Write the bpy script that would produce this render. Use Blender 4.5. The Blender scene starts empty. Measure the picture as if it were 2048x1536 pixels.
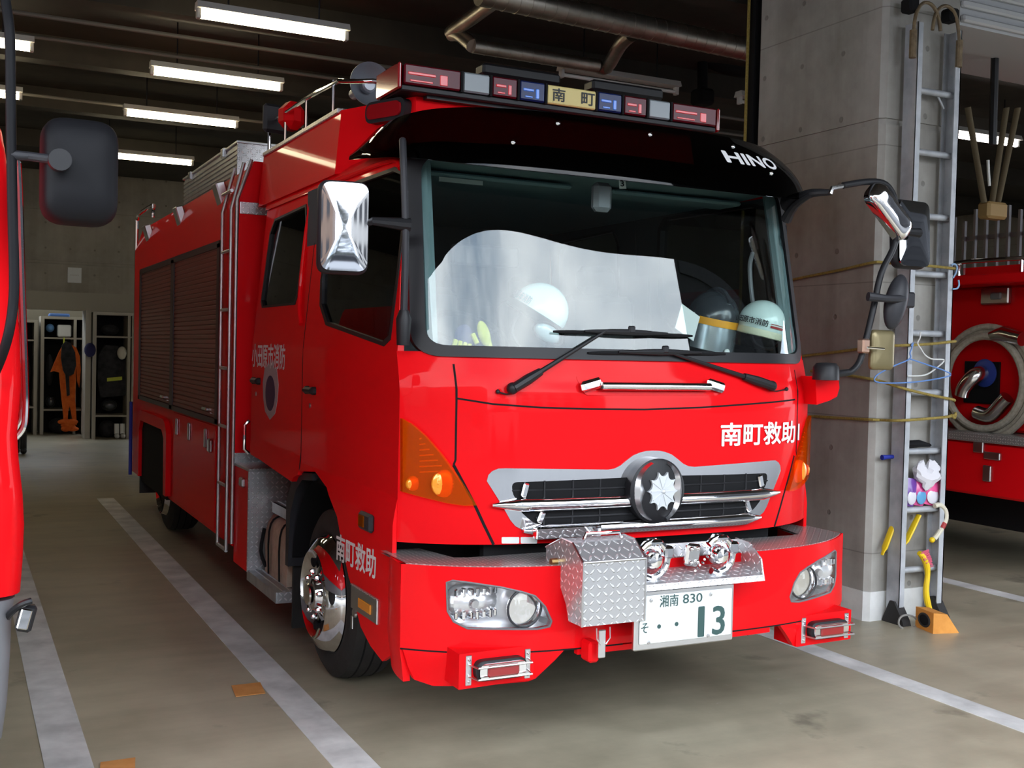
import bpy, bmesh, math, random
from math import sin, cos, pi, radians, sqrt
from mathutils import Vector, Matrix
from mathutils.geometry import delaunay_2d_cdt
random.seed(7)
SC = bpy.context.scene
COL = SC.collection

# ------------------------------------------------------------------ camera
YAW, PITCH, ROLL = radians(26.75534), radians(-1.69729), radians(1.35851)
FPX = 2212.24
CAM = Vector((-2.9008, -4.2883, 1.7750))
_f = Vector((sin(YAW)*cos(PITCH), cos(YAW)*cos(PITCH), sin(PITCH)))
_r = Vector((cos(YAW), -sin(YAW), 0)); _u = _r.cross(_f)
CR = cos(ROLL)*_r + sin(ROLL)*_u
CU = -sin(ROLL)*_r + cos(ROLL)*_u
CF = _f
cd = bpy.data.cameras.new('camera'); cam = bpy.data.objects.new('camera', cd); COL.objects.link(cam)
cd.sensor_width = 36; cd.lens = FPX/2048*36; cd.clip_start = .05; cd.clip_end = 300
cam.matrix_world = Matrix(((CR.x, CU.x, -CF.x, CAM.x), (CR.y, CU.y, -CF.y, CAM.y), (CR.z, CU.z, -CF.z, CAM.z), (0, 0, 0, 1)))
SC.camera = cam
SC.view_settings.view_transform = 'Standard'; SC.view_settings.look = 'None'
SC.view_settings.gamma = 1.0; SC.view_settings.use_curve_mapping = False
SC.view_settings.exposure = 0.0
SC.cycles.max_bounces = 10; SC.cycles.transparent_max_bounces = 16
SC.cycles.diffuse_bounces = 2; SC.cycles.glossy_bounces = 5
SC.cycles.sample_clamp_indirect = 6; SC.cycles.caustics_reflective = False; SC.cycles.caustics_refractive = False

# ------------------------------------------------------------------ world: a bright, partly clouded sky
SKY = 7.6
w = bpy.data.worlds.new('sky'); SC.world = w; w.use_nodes = True
nt = w.node_tree; nt.nodes.clear()
def wn(t, **k):
    n = nt.nodes.new(t)
    for a, b in k.items(): setattr(n, a, b)
    return n
tc = wn('ShaderNodeTexCoord'); mp = wn('ShaderNodeMapping'); mp.inputs['Scale'].default_value = (1, 1, 1.6)
nz = wn('ShaderNodeTexNoise'); nz.inputs['Scale'].default_value = 2.6; nz.inputs['Detail'].default_value = 7; nz.inputs['Roughness'].default_value = .55
rp = wn('ShaderNodeValToRGB')
rp.color_ramp.elements[0].position = .38; rp.color_ramp.elements[0].color = (.36, .45, .58, 1)
rp.color_ramp.elements[1].position = .66; rp.color_ramp.elements[1].color = (1.25, 1.3, 1.36, 1)
bg = wn('ShaderNodeBackground'); bg.inputs['Strength'].default_value = SKY; ow = wn('ShaderNodeOutputWorld')
L = nt.links.new
L(tc.outputs['Generated'], mp.inputs[0]); L(mp.outputs[0], nz.inputs[0]); L(nz.outputs[0], rp.inputs[0]); L(rp.outputs[0], bg.inputs[0]); L(bg.outputs[0], ow.inputs[0])

# ------------------------------------------------------------------ pixel -> point on a real plane or surface
def ray(px, py): return CF + CR*((px-1024)/FPX) - CU*((py-768)/FPX)
def AT(px, py, ax, val):
    d = ray(px, py); return CAM + d*((val-CAM[ax])/d[ax])
def ONF(px, py, f):
    y = 0.1
    for _ in range(25):
        p = AT(px, py, 1, y); y = .5*y + .5*f(p.x, p.z)
    return AT(px, py, 1, y)
def P2(pts, f): return [(p.x, p.z) for p in (ONF(a, b, f) for a, b in pts)]
def S2(pts, x): return [(p.y, p.z) for p in (AT(a, b, 0, x) for a, b in pts)]

# ------------------------------------------------------------------ mesh helpers
def finish(me, mat, sharp=35):
    if mat is not None: me.materials.append(mat)
    bm = bmesh.new(); bm.from_mesh(me)
    bmesh.ops.recalc_face_normals(bm, faces=bm.faces)
    uv = bm.loops.layers.uv.new('UVMap')
    for f in bm.faces:
        n = f.normal; a = max(range(3), key=lambda i: abs(n[i])); i, j = ((1, 2), (0, 2), (0, 1))[a]
        for l in f.loops: l[uv].uv = (l.vert.co[i], l.vert.co[j])
        f.smooth = True
    bm.to_mesh(me); bm.free()
    try: me.set_sharp_from_angle(angle=radians(sharp))
    except Exception: pass

class MB:
    def __init__(s): s.v = []; s.f = []
    def add(s, vs, fs):
        o = len(s.v); s.v += [tuple(v) for v in vs]; s.f += [tuple(i+o for i in f) for f in fs]; return s
    def box(s, c, d, rot=None, b=0):
        x, y, z = d[0]/2, d[1]/2, d[2]/2; c = Vector(c)
        b = min(b, x*.98, y*.98, z*.98)
        if b <= 0:
            vs = [Vector((i*x, j*y, k*z)) for i in (-1, 1) for j in (-1, 1) for k in (-1, 1)]
            fs = [(0, 1, 3, 2), (4, 6, 7, 5), (0, 4, 5, 1), (2, 3, 7, 6), (0, 2, 6, 4), (1, 5, 7, 3)]
        else:
            vs = []; idx = {}
            for i in (-1, 1):
                for j in (-1, 1):
                    for k in (-1, 1):
                        for a in range(3):
                            q = [i*(x-b), j*(y-b), k*(z-b)]; q[a] = (i*x, j*y, k*z)[a]
                            idx[(i, j, k, a)] = len(vs); vs.append(Vector(q))
            fs = []
            for a in range(3):
                o1, o2 = [m for m in range(3) if m != a]
                for sg in (-1, 1):
                    q = []
                    for e, g in ((-1, -1), (1, -1), (1, 1), (-1, 1)):
                        t = [0, 0, 0]; t[a] = sg; t[o1] = e; t[o2] = g; q.append(idx[(t[0], t[1], t[2], a)])
                    fs.append(tuple(q))
                    for g in (-1, 1):      # edge bevels between faces o1=sg and o2=g running along a
                        q = []
                        for e, ff in ((-1, o1), (1, o1), (1, o2), (-1, o2)):
                            t = [0, 0, 0]; t[a] = e; t[o1] = sg; t[o2] = g; q.append(idx[(t[0], t[1], t[2], ff)])
                        fs.append(tuple(q))
            for i in (-1, 1):
                for j in (-1, 1):
                    for k in (-1, 1): fs.append(tuple(idx[(i, j, k, a)] for a in range(3)))
        if rot is not None: vs = [rot @ v for v in vs]
        return s.add([v+c for v in vs], fs)
    def bx(s, x0, x1, y0, y1, z0, z1, b=0):
        return s.box(((x0+x1)/2, (y0+y1)/2, (z0+z1)/2), (abs(x1-x0), abs(y1-y0), abs(z1-z0)), None, b)
    def tube(s, pts, r, n=10, sm=0, cap=True, closed=False, flat=1.0):
        pts = [Vector(p) for p in pts]
        rs = list(r) if isinstance(r, (list, tuple)) else [r]*len(pts)
        if sm: pts, rs = smooth_path(pts, rs, sm, closed)
        m = len(pts); rings = []; t0 = None; up = None
        for i, p in enumerate(pts):
            a = pts[i-1] if (i or closed) else p; b = pts[(i+1) % m] if (i < m-1 or closed) else p
            t = (b-a)
            t = t.normalized() if t.length > 1e-9 else Vector((0, 0, 1))
            if up is None:
                up = Vector((0, 0, 1)) if abs(t.z) < .9 else Vector((1, 0, 0))
            up = (up - t*up.dot(t)).normalized(); sd = t.cross(up)
            rings.append([p + rs[i]*(cos(2*pi*k/n)*sd + flat*sin(2*pi*k/n)*up) for k in range(n)])
        s.loft(rings, closed=closed, cap=cap)
        return s
    def loft(s, rings, cap=True, closed=False, ring_closed=True):
        n = len(rings[0]); m = len(rings); vs = [v for r in rings for v in r]; fs = []
        for i in range(m if closed else m-1):
            for k in range(n if ring_closed else n-1):
                a, b = i*n+k, i*n+(k+1) % n; j = (i+1) % m; fs.append((a, b, j*n+(k+1) % n, j*n+k))
        if cap and not closed and ring_closed: fs += [tuple(reversed(range(n))), tuple((m-1)*n+k for k in range(n))]
        return s.add(vs, fs)
    def lathe(s, prof, c=(0, 0, 0), axis='z', n=32, a0=0, a1=2*pi):
        full = abs(a1-a0-2*pi) < 1e-6; c = Vector(c); rings = []
        for r, h in prof:
            ring = []
            for k in range(n if full else n+1):
                a = a0+(a1-a0)*k/n; x, y = r*cos(a), r*sin(a)
                ring.append(c+Vector({'z': (x, y, h), 'x': (h, x, y), 'y': (x, h, y)}[axis]))
            rings.append(ring)
        return s.loft(rings, cap=full, ring_closed=full)
    def prism(s, pts, ax, a, b):          # polygon in the two other axes, extruded along ax from a to b
        def P(u, v, h): return {0: (h, u, v), 1: (u, h, v), 2: (u, v, h)}[ax]
        n = len(pts); vs = [P(u, v, a) for u, v in pts]+[P(u, v, b) for u, v in pts]
        fs = [tuple(range(n)), tuple(range(2*n-1, n-1, -1))]+[(i, (i+1) % n, n+(i+1) % n, n+i) for i in range(n)]
        return s.add(vs, fs)
    def ball(s, c, r, n=16, m=10, rot=None, z0=-1, z1=1):
        if not isinstance(r, (list, tuple)): r = (r, r, r)
        c = Vector(c); rings = []
        for i in range(m+1):
            ph = math.asin(max(-1, min(1, z0)))+(math.asin(max(-1, min(1, z1)))-math.asin(max(-1, min(1, z0))))*i/m
            ph = max(-pi/2+.02, min(pi/2-.02, ph))
            ring = [Vector((r[0]*cos(ph)*cos(2*pi*k/n), r[1]*cos(ph)*sin(2*pi*k/n), r[2]*sin(ph))) for k in range(n)]
            if rot is not None: ring = [rot @ v for v in ring]
            rings.append([c+v for v in ring])
        return s.loft(rings)
    def xf(s, M): s.v = [tuple(M @ Vector(v)) for v in s.v]; return s
    def mirror(s): s.v = [(-x, y, z) for x, y, z in s.v]; return s
    def build(s, name, mat, parent=None, sharp=35):
        me = bpy.data.meshes.new(name); me.from_pydata(s.v, [], s.f); finish(me, mat, sharp)
        o = bpy.data.objects.new(name, me); COL.objects.link(o)
        if parent is not None: adopt(o, parent)
        return o

def smooth_path(pts, rs, k, closed=False):
    n = len(pts); out = []; ro = []
    for i in range(n if closed else n-1):
        g = lambda j: (pts[j % n], rs[j % n]) if closed else (pts[max(0, min(n-1, j))], rs[max(0, min(n-1, j))])
        (p0, _), (p1, r1), (p2, r2), (p3, _) = g(i-1), g(i), g(i+1), g(i+2)
        for q in range(k):
            t = q/k
            out.append(.5*((2*p1)+(p2-p0)*t+(2*p0-5*p1+4*p2-p3)*t*t+(3*p1-p0-3*p2+p3)*t**3)); ro.append(r1+(r2-r1)*t)
    if not closed: out.append(pts[-1]); ro.append(rs[-1])
    return out, ro

def wmat(o):
    m = Matrix.LocRotScale(o.location, o.rotation_euler, o.scale)
    return m if o.parent is None else wmat(o.parent) @ o.matrix_parent_inverse @ m
def adopt(o, parent):
    o.parent = parent; o.matrix_parent_inverse = wmat(parent).inverted()
def thing(name, label, cat, loc=(0, 0, 0), group=None):
    o = bpy.data.objects.new(name, None); COL.objects.link(o); o.location = loc; o.empty_display_size = .1
    return tag(o, label, cat, group)
def tag(o, label, cat, group=None):
    o['label'] = label; o['category'] = cat
    if group: o['group'] = group
    return o
def struct(o): o['kind'] = 'structure'; return o
def lab(o, t): o['label'] = t; return o

def inside(p, poly):
    x, y = p; c = False; n = len(poly); j = n-1
    for i in range(n):
        xi, yi = poly[i]; xj, yj = poly[j]
        if (yi > y) != (yj > y) and x < (xj-xi)*(y-yi)/(yj-yi)+xi: c = not c
        j = i
    return c
def dense(poly, res):
    out = []
    for i in range(len(poly)):
        a, b = poly[i], poly[(i+1) % len(poly)]; d = math.hypot(b[0]-a[0], b[1]-a[1]); n = max(1, int(d/res+.5))
        out += [(a[0]+(b[0]-a[0])*k/n, a[1]+(b[1]-a[1])*k/n) for k in range(n)]
    return out
def rounded(poly, r, k=5):
    if not isinstance(r, (list, tuple)): r = [r]*len(poly)
    out = []; n = len(poly)
    for i in range(n):
        p = Vector(poly[i]); a = Vector(poly[i-1])-p; b = Vector(poly[(i+1) % n])-p
        q = min(r[i], a.length*.45, b.length*.45)
        if q < 1e-5: out.append(tuple(p)); continue
        A = p+a.normalized()*q; B = p+b.normalized()*q
        for t in range(k+1):
            u = t/k; out.append(tuple(A*(1-u)**2+p*2*u*(1-u)+B*u*u))
    return out
def curve2(pts, k=6):                     # smooth closed outline through points
    q, _ = smooth_path([Vector((a, b, 0)) for a, b in pts], [0]*len(pts), k, True); return [(v.x, v.y) for v in q]

def sheet(outline, fmap, thick, res=.06, holes=(), bulge=None, mb=None):
    """A plate with any outline (and holes), laid on the surface fmap(a, b, t) and 'thick' deep (t=0 outside, -thick inside)."""
    loops = [dense(outline, res)]+[dense(h, res) for h in holes]
    pts = []; edges = []
    for lp in loops:
        o = len(pts); pts += lp; edges += [(o+i, o+(i+1) % len(lp)) for i in range(len(lp))]
    xs = [p[0] for p in loops[0]]; ys = [p[1] for p in loops[0]]
    ok = lambda p: inside(p, loops[0]) and not any(inside(p, h) for h in loops[1:])
    nb = list(pts); x = min(xs)+res*.6
    while x < max(xs):
        y = min(ys)+res*.55
        while y < max(ys):
            p = (x, y)
            if ok(p) and all((p[0]-q[0])**2+(p[1]-q[1])**2 > (res*.45)**2 for q in nb): pts.append(p)
            y += res
        x += res
    V, E, F, _, _, _ = delaunay_2d_cdt([Vector(p) for p in pts], edges, [], 0, 1e-6)
    tri = []
    for f in F:
        c = sum((V[i] for i in f), Vector((0, 0)))/len(f)
        if ok((c.x, c.y)): tri.append(tuple(f))
    n = len(V); mb = mb or MB()
    bl = bulge or (lambda a, b: 0)
    vs = [fmap(v.x, v.y, bl(v.x, v.y)) for v in V]+[fmap(v.x, v.y, -thick) for v in V]
    ec = {}
    for f in tri:
        for i in range(len(f)):
            a, b = f[i], f[(i+1) % len(f)]; ec[(a, b)] = 1
    fs = list(tri)+[tuple(i+n for i in reversed(f)) for f in tri]
    for (a, b) in ec:
        if (b, a) not in ec: fs.append((a, n+a, n+b, b))
    return mb.add(vs, fs)

def text(body, a0, a1, b0, b1, fmap, mat, parent, name='lettering', bold=.01, off=.0015, shear=0, sq=None):
    c = bpy.data.curves.new('lettering', 'FONT'); c.body = body; c.resolution_u = 3
    t = bpy.data.objects.new('lettering', c); COL.objects.link(t); bpy.context.view_layer.update()
    me = bpy.data.meshes.new_from_object(t.evaluated_get(bpy.context.evaluated_depsgraph_get()))
    bpy.data.objects.remove(t); bpy.data.curves.remove(c)
    xs = [v.co.x for v in me.vertices]; ys = [v.co.y for v in me.vertices]
    X0, X1, Y0, Y1 = min(xs), max(xs), min(ys), max(ys)
    n0 = len(me.vertices); base = [v.co.copy() for v in me.vertices]; polys = [tuple(p.vertices) for p in me.polygons]
    sh = [(0, 0), (bold, 0), (-bold, 0), (0, bold), (0, -bold), (bold*.7, bold*.7), (-bold*.7, bold*.7), (bold*.7, -bold*.7), (-bold*.7, -bold*.7)]
    bpy.data.meshes.remove(me); me = bpy.data.meshes.new(name)
    me.from_pydata([(p.x+a, p.y+b, 0) for a, b in sh for p in base], [], [tuple(i+k*n0 for i in f) for k in range(len(sh)) for f in polys])
    for i_, v in enumerate(me.vertices):
        u = (v.co.x-X0)/(X1-X0); q = (v.co.y-Y0)/(Y1-Y0)
        v.co = fmap(a0+(a1-a0)*u+shear*(q-.5), b0+(b1-b0)*q, off+.00015*(i_//n0))
    me.materials.clear(); me.materials.append(mat)
    o = bpy.data.objects.new(name, me); COL.objects.link(o)
    if parent is not None: adopt(o, parent)
    return o

# ------------------------------------------------------------------ materials
def node_mat(name):
    m = bpy.data.materials.new(name); m.use_nodes = True; t = m.node_tree
    return m, t, t.nodes['Principled BSDF']
def setp(b, **k):
    for a, v in k.items():
        i = b.inputs.get(a.replace('_', ' '))
        if i is not None: i.default_value = v
def flat(name, col, rough=.5, metal=0, coat=0, spec=.5, emit=None, es=0):
    m, t, b = node_mat(name)
    setp(b, Base_Color=(*col, 1), Roughness=rough, Metallic=metal, Coat_Weight=coat, Coat_Roughness=.04, Specular_IOR_Level=spec)
    if emit: setp(b, Emission_Color=(*emit, 1), Emission_Strength=es)
    return m
class G:                                   # tiny node-graph builder
    def __init__(s, t): s.t = t
    def n(s, typ, **k):
        q = s.t.nodes.new(typ)
        for a, b in k.items(): setattr(q, a, b)
        return q
    def put(s, sock, v):
        if hasattr(v, 'is_linked') or hasattr(v, 'links'): s.t.links.new(v, sock)
        else: sock.default_value = v
    def m(s, op, a, b=0.0, c=0.0):
        q = s.n('ShaderNodeMath', operation=op); s.put(q.inputs[0], a); s.put(q.inputs[1], b); s.put(q.inputs[2], c); return q.outputs[0]
    def mix(s, f, a, b):
        q = s.n('ShaderNodeMix', data_type='RGBA'); s.put(q.inputs[0], f)
        s.put(q.inputs[6], a if not isinstance(a, tuple) else (*a, 1)); s.put(q.inputs[7], b if not isinstance(b, tuple) else (*b, 1)); return q.outputs[2]
    def noise(s, vec, scale, det=4, rough=.55):
        q = s.n('ShaderNodeTexNoise'); s.t.links.new(vec, q.inputs['Vector']); q.inputs['Scale'].default_value = scale
        q.inputs['Detail'].default_value = det; q.inputs['Roughness'].default_value = rough; return q.outputs[0]
    def ramp(s, v, lo, hi): 
        q = s.n('ShaderNodeMapRange'); s.put(q.inputs[0], v); q.inputs[1].default_value = lo; q.inputs[2].default_value = hi; return q.outputs[0]
    def obj(s): return s.n('ShaderNodeTexCoord').outputs['Object']
    def uv(s): return s.n('ShaderNodeTexCoord').outputs['UV']
    def sep(s, v): q = s.n('ShaderNodeSeparateXYZ'); s.t.links.new(v, q.inputs[0]); return q.outputs
    def comb(s, x, y, z=0.0):
        q = s.n('ShaderNodeCombineXYZ'); s.put(q.inputs[0], x); s.put(q.inputs[1], y); s.put(q.inputs[2], z); return q.outputs[0]
    def bump(s, h, st=.5, d=.01):
        q = s.n('ShaderNodeBump'); s.put(q.inputs['Height'], h); q.inputs['Strength'].default_value = st; q.inputs['Distance'].default_value = d; return q.outputs[0]
def mottled(name, a, b, scale, rough=.6, bump=.0, metal=0, lo=.35, hi=.65, spec=.5, coat=0):
    m, t, p = node_mat(name); g = G(t); v = g.obj(); nz = g.noise(v, scale, 6)
    t.links.new(g.mix(g.ramp(nz, lo, hi), a, b), p.inputs['Base Color']); setp(p, Roughness=rough, Metallic=metal, Specular_IOR_Level=spec, Coat_Weight=coat)
    if bump: t.links.new(g.bump(g.noise(v, scale*6, 3), bump, .01), p.inputs['Normal'])
    return m
def glass_mat(name, tint, refl=1.0, rough=0.0, ior=1.5):
    m = bpy.data.materials.new(name); m.use_nodes = True; t = m.node_tree; t.nodes.clear(); g = G(t)
    tr = g.n('ShaderNodeBsdfTransparent'); tr.inputs[0].default_value = (*tint, 1)
    gl = g.n('ShaderNodeBsdfGlossy'); gl.inputs['Roughness'].default_value = rough; gl.inputs[0].default_value = (refl, refl, refl, 1)
    ge = g.n('ShaderNodeNewGeometry'); dt = g.n('ShaderNodeVectorMath', operation='DOT_PRODUCT')
    t.links.new(ge.outputs['Incoming'], dt.inputs[0]); t.links.new(ge.outputs['Normal'], dt.inputs[1])
    f0 = ((ior-1)/(ior+1))**2; q = g.m('POWER', g.m('SUBTRACT', 1.0, g.m('ABSOLUTE', dt.outputs['Value'])), 5.0)
    fr = g.m('ADD', g.m('MULTIPLY', q, 1-f0), f0)
    mx = g.n('ShaderNodeMixShader'); o = g.n('ShaderNodeOutputMaterial')
    t.links.new(fr, mx.inputs[0]); t.links.new(tr.outputs[0], mx.inputs[1]); t.links.new(gl.outputs[0], mx.inputs[2]); t.links.new(mx.outputs[0], o.inputs[0])
    return m
def lens_mat(name, col, rough=.15, through=.35, coat=.45):
    m, t, b = node_mat(name); g = G(t)
    setp(b, Base_Color=(*col, 1), Roughness=rough, Coat_Weight=coat, Coat_Roughness=.03, Specular_IOR_Level=.25)
    tr = g.n('ShaderNodeBsdfTransparent'); tr.inputs[0].default_value = (*[min(1, c*1.3+.02) for c in col], 1)
    mx = g.n('ShaderNodeMixShader'); mx.inputs[0].default_value = 1-through; o = t.nodes['Material Output']
    t.links.new(tr.outputs[0], mx.inputs[1]); t.links.new(b.outputs[0], mx.inputs[2]); t.links.new(mx.outputs[0], o.inputs[0])
    return m

RED = flat('red_paint', (.80, .004, .008), .5, 0, .16, .06)
WHITE = flat('white_vinyl', (.85, .84, .84), .5)
BLACKV = flat('black_vinyl', (.012, .014, .016), .5)
BLK = flat('black_plastic', (.014, .014, .016), .42, 0, 0, .3)
BLKM = flat('matt_black', (.008, .008, .009), .8, 0, 0, .2)
GRYP = flat('dark_grey_plastic', (.030, .030, .035), .45, 0, 0, .3)
MIDG = flat('mid_grey_plastic', (.16, .16, .17), .5)
RUB = mottled('rubber', (.014, .013, .013), (.024, .022, .021), 9, .75, .15)
CHR = flat('chrome', (.88, .88, .90), .06, 1)
CHRD = flat('dim_chrome', (.46, .47, .49), .05, 1)
CHR2 = flat('worn_chrome', (.74, .73, .72), .2, 1)
LAMPR = flat('lamp_reflector', (.90, .91, .93), .22, .7)
STEEL = flat('stainless_steel', (.62, .62, .63), .28, 1)
ALU = mottled('brushed_aluminium', (.50, .51, .53), (.62, .63, .64), 14, .42, .0, 1)
ALUP = mottled('grey_aluminium', (.40, .42, .45), (.55, .57, .60), 7, .5, .03, .35)
GLASS = glass_mat('clear_glass', (.93, .98, .97), 1.0, 0, 1.52)
CLEAR = glass_mat('lamp_glass', (.97, .97, .97), 1.0, 0, 1.45)
GLASSD = glass_mat('dark_side_glass', (.30, .33, .33), .9, 0, 1.4)
SMOKE = glass_mat('smoked_acrylic', (.10, .075, .075), .6, .03, 1.42)
MIRR = flat('mirror_glass', (.9, .9, .9), .02, 1)
AMB = lens_mat('amber_lens', (.80, .20, .002), .10, .80)
AMBD = flat('amber_reflector', (.34, .10, .012), .3, .4)
ORL = flat('orange_lens', (.95, .34, .02), .18, .2, .6)
RLENS = lens_mat('red_lens', (.22, .012, .025), .1, .5, .2)
RLEND = flat('deep_red_lens', (.30, .006, .010), .12, 0, .8)
BLENS = lens_mat('blue_lens', (.02, .045, .22), .1, .5, .2)
CLENS = lens_mat('frosted_lens', (.30, .35, .37), .12, .3)
GLOWR = flat('red_reflector', (.9, .02, .03), .25, 0, .5)
GLOWB = flat('blue_reflector', (.02, .22, .95), .25, 0, .5)
SIGNY = flat('yellow_sign', (.80, .66, .25), .45)
TEAL = flat('teal_grey_trim', (.13, .20, .21), .7)
DASH = flat('dashboard_grey', (.045, .05, .055), .75)
SEAT = mottled('seat_fabric', (.03, .032, .035), (.055, .057, .06), 30, .9)
HELW = flat('white_helmet_shell', (.72, .86, .82), .25, 0, .5)
HELB = flat('black_helmet_shell', (.03, .034, .04), .25, 0, .5)
MIRP = flat('dark_mirror_plastic', (.010, .010, .012), .55, 0, 0, .16)
SILV = flat('silver_visor', (.45, .50, .53), .25, .7)
ROSE = flat('silver_badge', (.72, .75, .77), .3, .4)
CREAM = flat('cream_rim', (.62, .62, .44), .5)
YEL = flat('yellow_plastic', (.85, .58, .01), .45)
GLOVE = mottled('yellow_glove', (.62, .60, .05), (.75, .72, .16), 40, .9)
ORANGE = mottled('orange_cloth', (.72, .11, .008), (.85, .17, .02), 12, .85)
ORPLY = mottled('orange_painted_wood', (.62, .24, .035), (.74, .32, .06), 8, .6, .1)
CANVAS = mottled('beige_canvas', (.46, .34, .25), (.56, .43, .33), 18, .9, .1)
ROPE = mottled('yellow_rope', (.24, .17, .035), (.36, .27, .07), 60, .9, .3)
BLUE = flat('blue_plastic', (.015, .03, .32), .5)
LBLUE = flat('light_blue_wire', (.14, .28, .62), .5)
PINKB = flat('pink_rubber', (.62, .10, .17), .6)
PIPEG = flat('dull_pipe_paint', (.16, .15, .13), .6)
LAMPW = flat('lamp_housing', (.62, .61, .58), .5)
TUBE = flat('lit_tube', (1, 1, 1), .5, 0, 0, .5, (1.0, .86, .56), 24)
TUBEC = flat('lit_cool_tube', (1, 1, 1), .5, 0, 0, .5, (1.0, .92, .86), 20)
TUBEO = flat('unlit_tube', (.75, .75, .72), .4)
DUCT = mottled('galvanised_duct', (.36, .33, .28), (.52, .48, .42), 5, .4, .05, 1)
LOCK = flat('locker_metal', (.36, .33, .27), .5)
DARKC = mottled('dark_clothing', (.01, .01, .012), (.03, .03, .034), 9, .95)
NAVY = flat('navy_cloth', (.02, .02, .09), .9)
HIVIS = flat('hi_vis_yellow', (.50, .55, .05), .6)
PAPER = flat('paper', (.75, .76, .74), .8)
WPAINT = mottled('worn_white_paint', (.52, .52, .50), (.78, .78, .75), 4, .7, .05)
ORTAPE = mottled('orange_tape', (.60, .25, .06), (.72, .33, .10), 9, .7)
HOSE = mottled('cream_hose', (.38, .34, .27), (.50, .46, .38), 30, .8, .1)
SHUT = flat('shutter_paint', (.50, .51, .52), .5)

def tread_mat(name, base, hi, p=.032, rough=.3):
    m, t, b = node_mat(name); g = G(t); x, y, z = g.sep(g.uv())
    u = g.m('DIVIDE', x, p); v = g.m('DIVIDE', y, p)
    fu, fv = g.m('FLOOR', u), g.m('FLOOR', v)
    par = g.m('ABSOLUTE', g.m('MODULO', g.m('ADD', fu, fv), 2.0))
    lx = g.m('SUBTRACT', g.m('SUBTRACT', u, fu), .5); ly = g.m('SUBTRACT', g.m('SUBTRACT', v, fv), .5)
    a = g.m('MULTIPLY', g.m('ADD', lx, ly), .7071); c = g.m('MULTIPLY', g.m('SUBTRACT', lx, ly), .7071)
    ip = g.m('SUBTRACT', 1.0, par)
    A = g.m('ADD', g.m('MULTIPLY', a, par), g.m('MULTIPLY', c, ip)); B = g.m('ADD', g.m('MULTIPLY', c, par), g.m('MULTIPLY', a, ip))
    e = g.m('ADD', g.m('POWER', g.m('DIVIDE', A, .44), 2.0), g.m('POWER', g.m('DIVIDE', B, .15), 2.0))
    k = g.ramp(e, 1.15, .55)
    t.links.new(g.mix(k, base, hi), b.inputs['Base Color']); setp(b, Metallic=.65, Roughness=rough)
    t.links.new(g.bump(k, .9, .004), b.inputs['Normal'])
    return m
TREAD = tread_mat('tread_plate', (.52, .52, .53), (.90, .90, .91))
TREADF = tread_mat('fine_tread_plate', (.40, .39, .38), (.80, .78, .76), .024)

def concrete(name, a, b, holes, rough=.7, spec=.3):
    m, t, p = node_mat(name); g = G(t); v = g.obj(); x, y, z = g.sep(v)
    n1 = g.noise(v, .9, 7, .6); n2 = g.noise(v, 9, 4)
    s = g.noise(g.comb(g.m('MULTIPLY', x, 5.0), g.m('MULTIPLY', y, 5.0), g.m('MULTIPLY', z, .35)), 1.0, 4)
    k = g.ramp(g.m('ADD', g.m('ADD', g.m('MULTIPLY', n1, .55), g.m('MULTIPLY', n2, .15)), g.m('MULTIPLY', s, .3)), .35, .65)
    col = g.mix(k, a, b)
    if holes:
        h = g.m('ADD', x, y)
        fx = g.m('SUBTRACT', g.m('FRACT', g.m('DIVIDE', g.m('ADD', h, .12), .42)), .5); fz = g.m('SUBTRACT', g.m('FRACT', g.m('DIVIDE', z, .46)), .5)
        d = g.m('SQRT', g.m('ADD', g.m('POWER', g.m('MULTIPLY', fx, .42), 2.0), g.m('POWER', g.m('MULTIPLY', fz, .46), 2.0)))
        hole = g.ramp(d, .022, .014); ln = g.ramp(g.m('ABSOLUTE', g.m('SUBTRACT', g.m('FRACT', g.m('DIVIDE', z, .92)), .5)), .006, .002)
        col = g.mix(g.m('MULTIPLY', g.m('MAXIMUM', hole, ln), .45), col, tuple(q*.35 for q in a))
        t.links.new(g.bump(g.m('SUBTRACT', g.m('MULTIPLY', n2, .1), hole), .5, .01), p.inputs['Normal'])
    t.links.new(col, p.inputs['Base Color']); setp(p, Roughness=rough, Specular_IOR_Level=spec)
    return m
CONC = concrete('pillar_concrete', (.23, .215, .19), (.46, .445, .41), True)
CONCW = concrete('wall_concrete', (.25, .225, .18), (.42, .38, .31), True)
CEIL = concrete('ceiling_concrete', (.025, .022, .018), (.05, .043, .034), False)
SKIRT = mottled('white_plinth_paint', (.62, .62, .60), (.74, .74, .72), 6, .7)
def floor_mat():
    m, t, p = node_mat('floor_concrete'); g = G(t); v = g.obj(); x, y, z = g.sep(v)
    n1 = g.noise(v, .55, 8, .62); n2 = g.noise(v, 3.5, 6, .6); n3 = g.noise(g.comb(g.m('MULTIPLY', x, .6), g.m('MULTIPLY', y, 5.0)), 1.2, 4)
    k = g.ramp(g.m('ADD', g.m('ADD', g.m('MULTIPLY', n1, .5), g.m('MULTIPLY', n2, .3)), g.m('MULTIPLY', n3, .2)), .36, .66)
    col = g.mix(k, (.27, .238, .165), (.53, .475, .345))
    st = g.ramp(g.noise(v, 1.7, 5, .6), .62, .72); col = g.mix(g.m('MULTIPLY', st, .55), col, (.055, .045, .036))
    sp = g.ramp(g.noise(v, 14, 3), .70, .76); col = g.mix(g.m('MULTIPLY', sp, .5), col, (.45, .43, .40))
    t.links.new(col, p.inputs['Base Color']); setp(p, Specular_IOR_Level=.4)
    t.links.new(g.m('ADD', g.m('MULTIPLY', n2, .35), .22), p.inputs['Roughness'])
    t.links.new(g.bump(n2, .12, .01), p.inputs['Normal'])
    return m
FLOOR = floor_mat()
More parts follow.
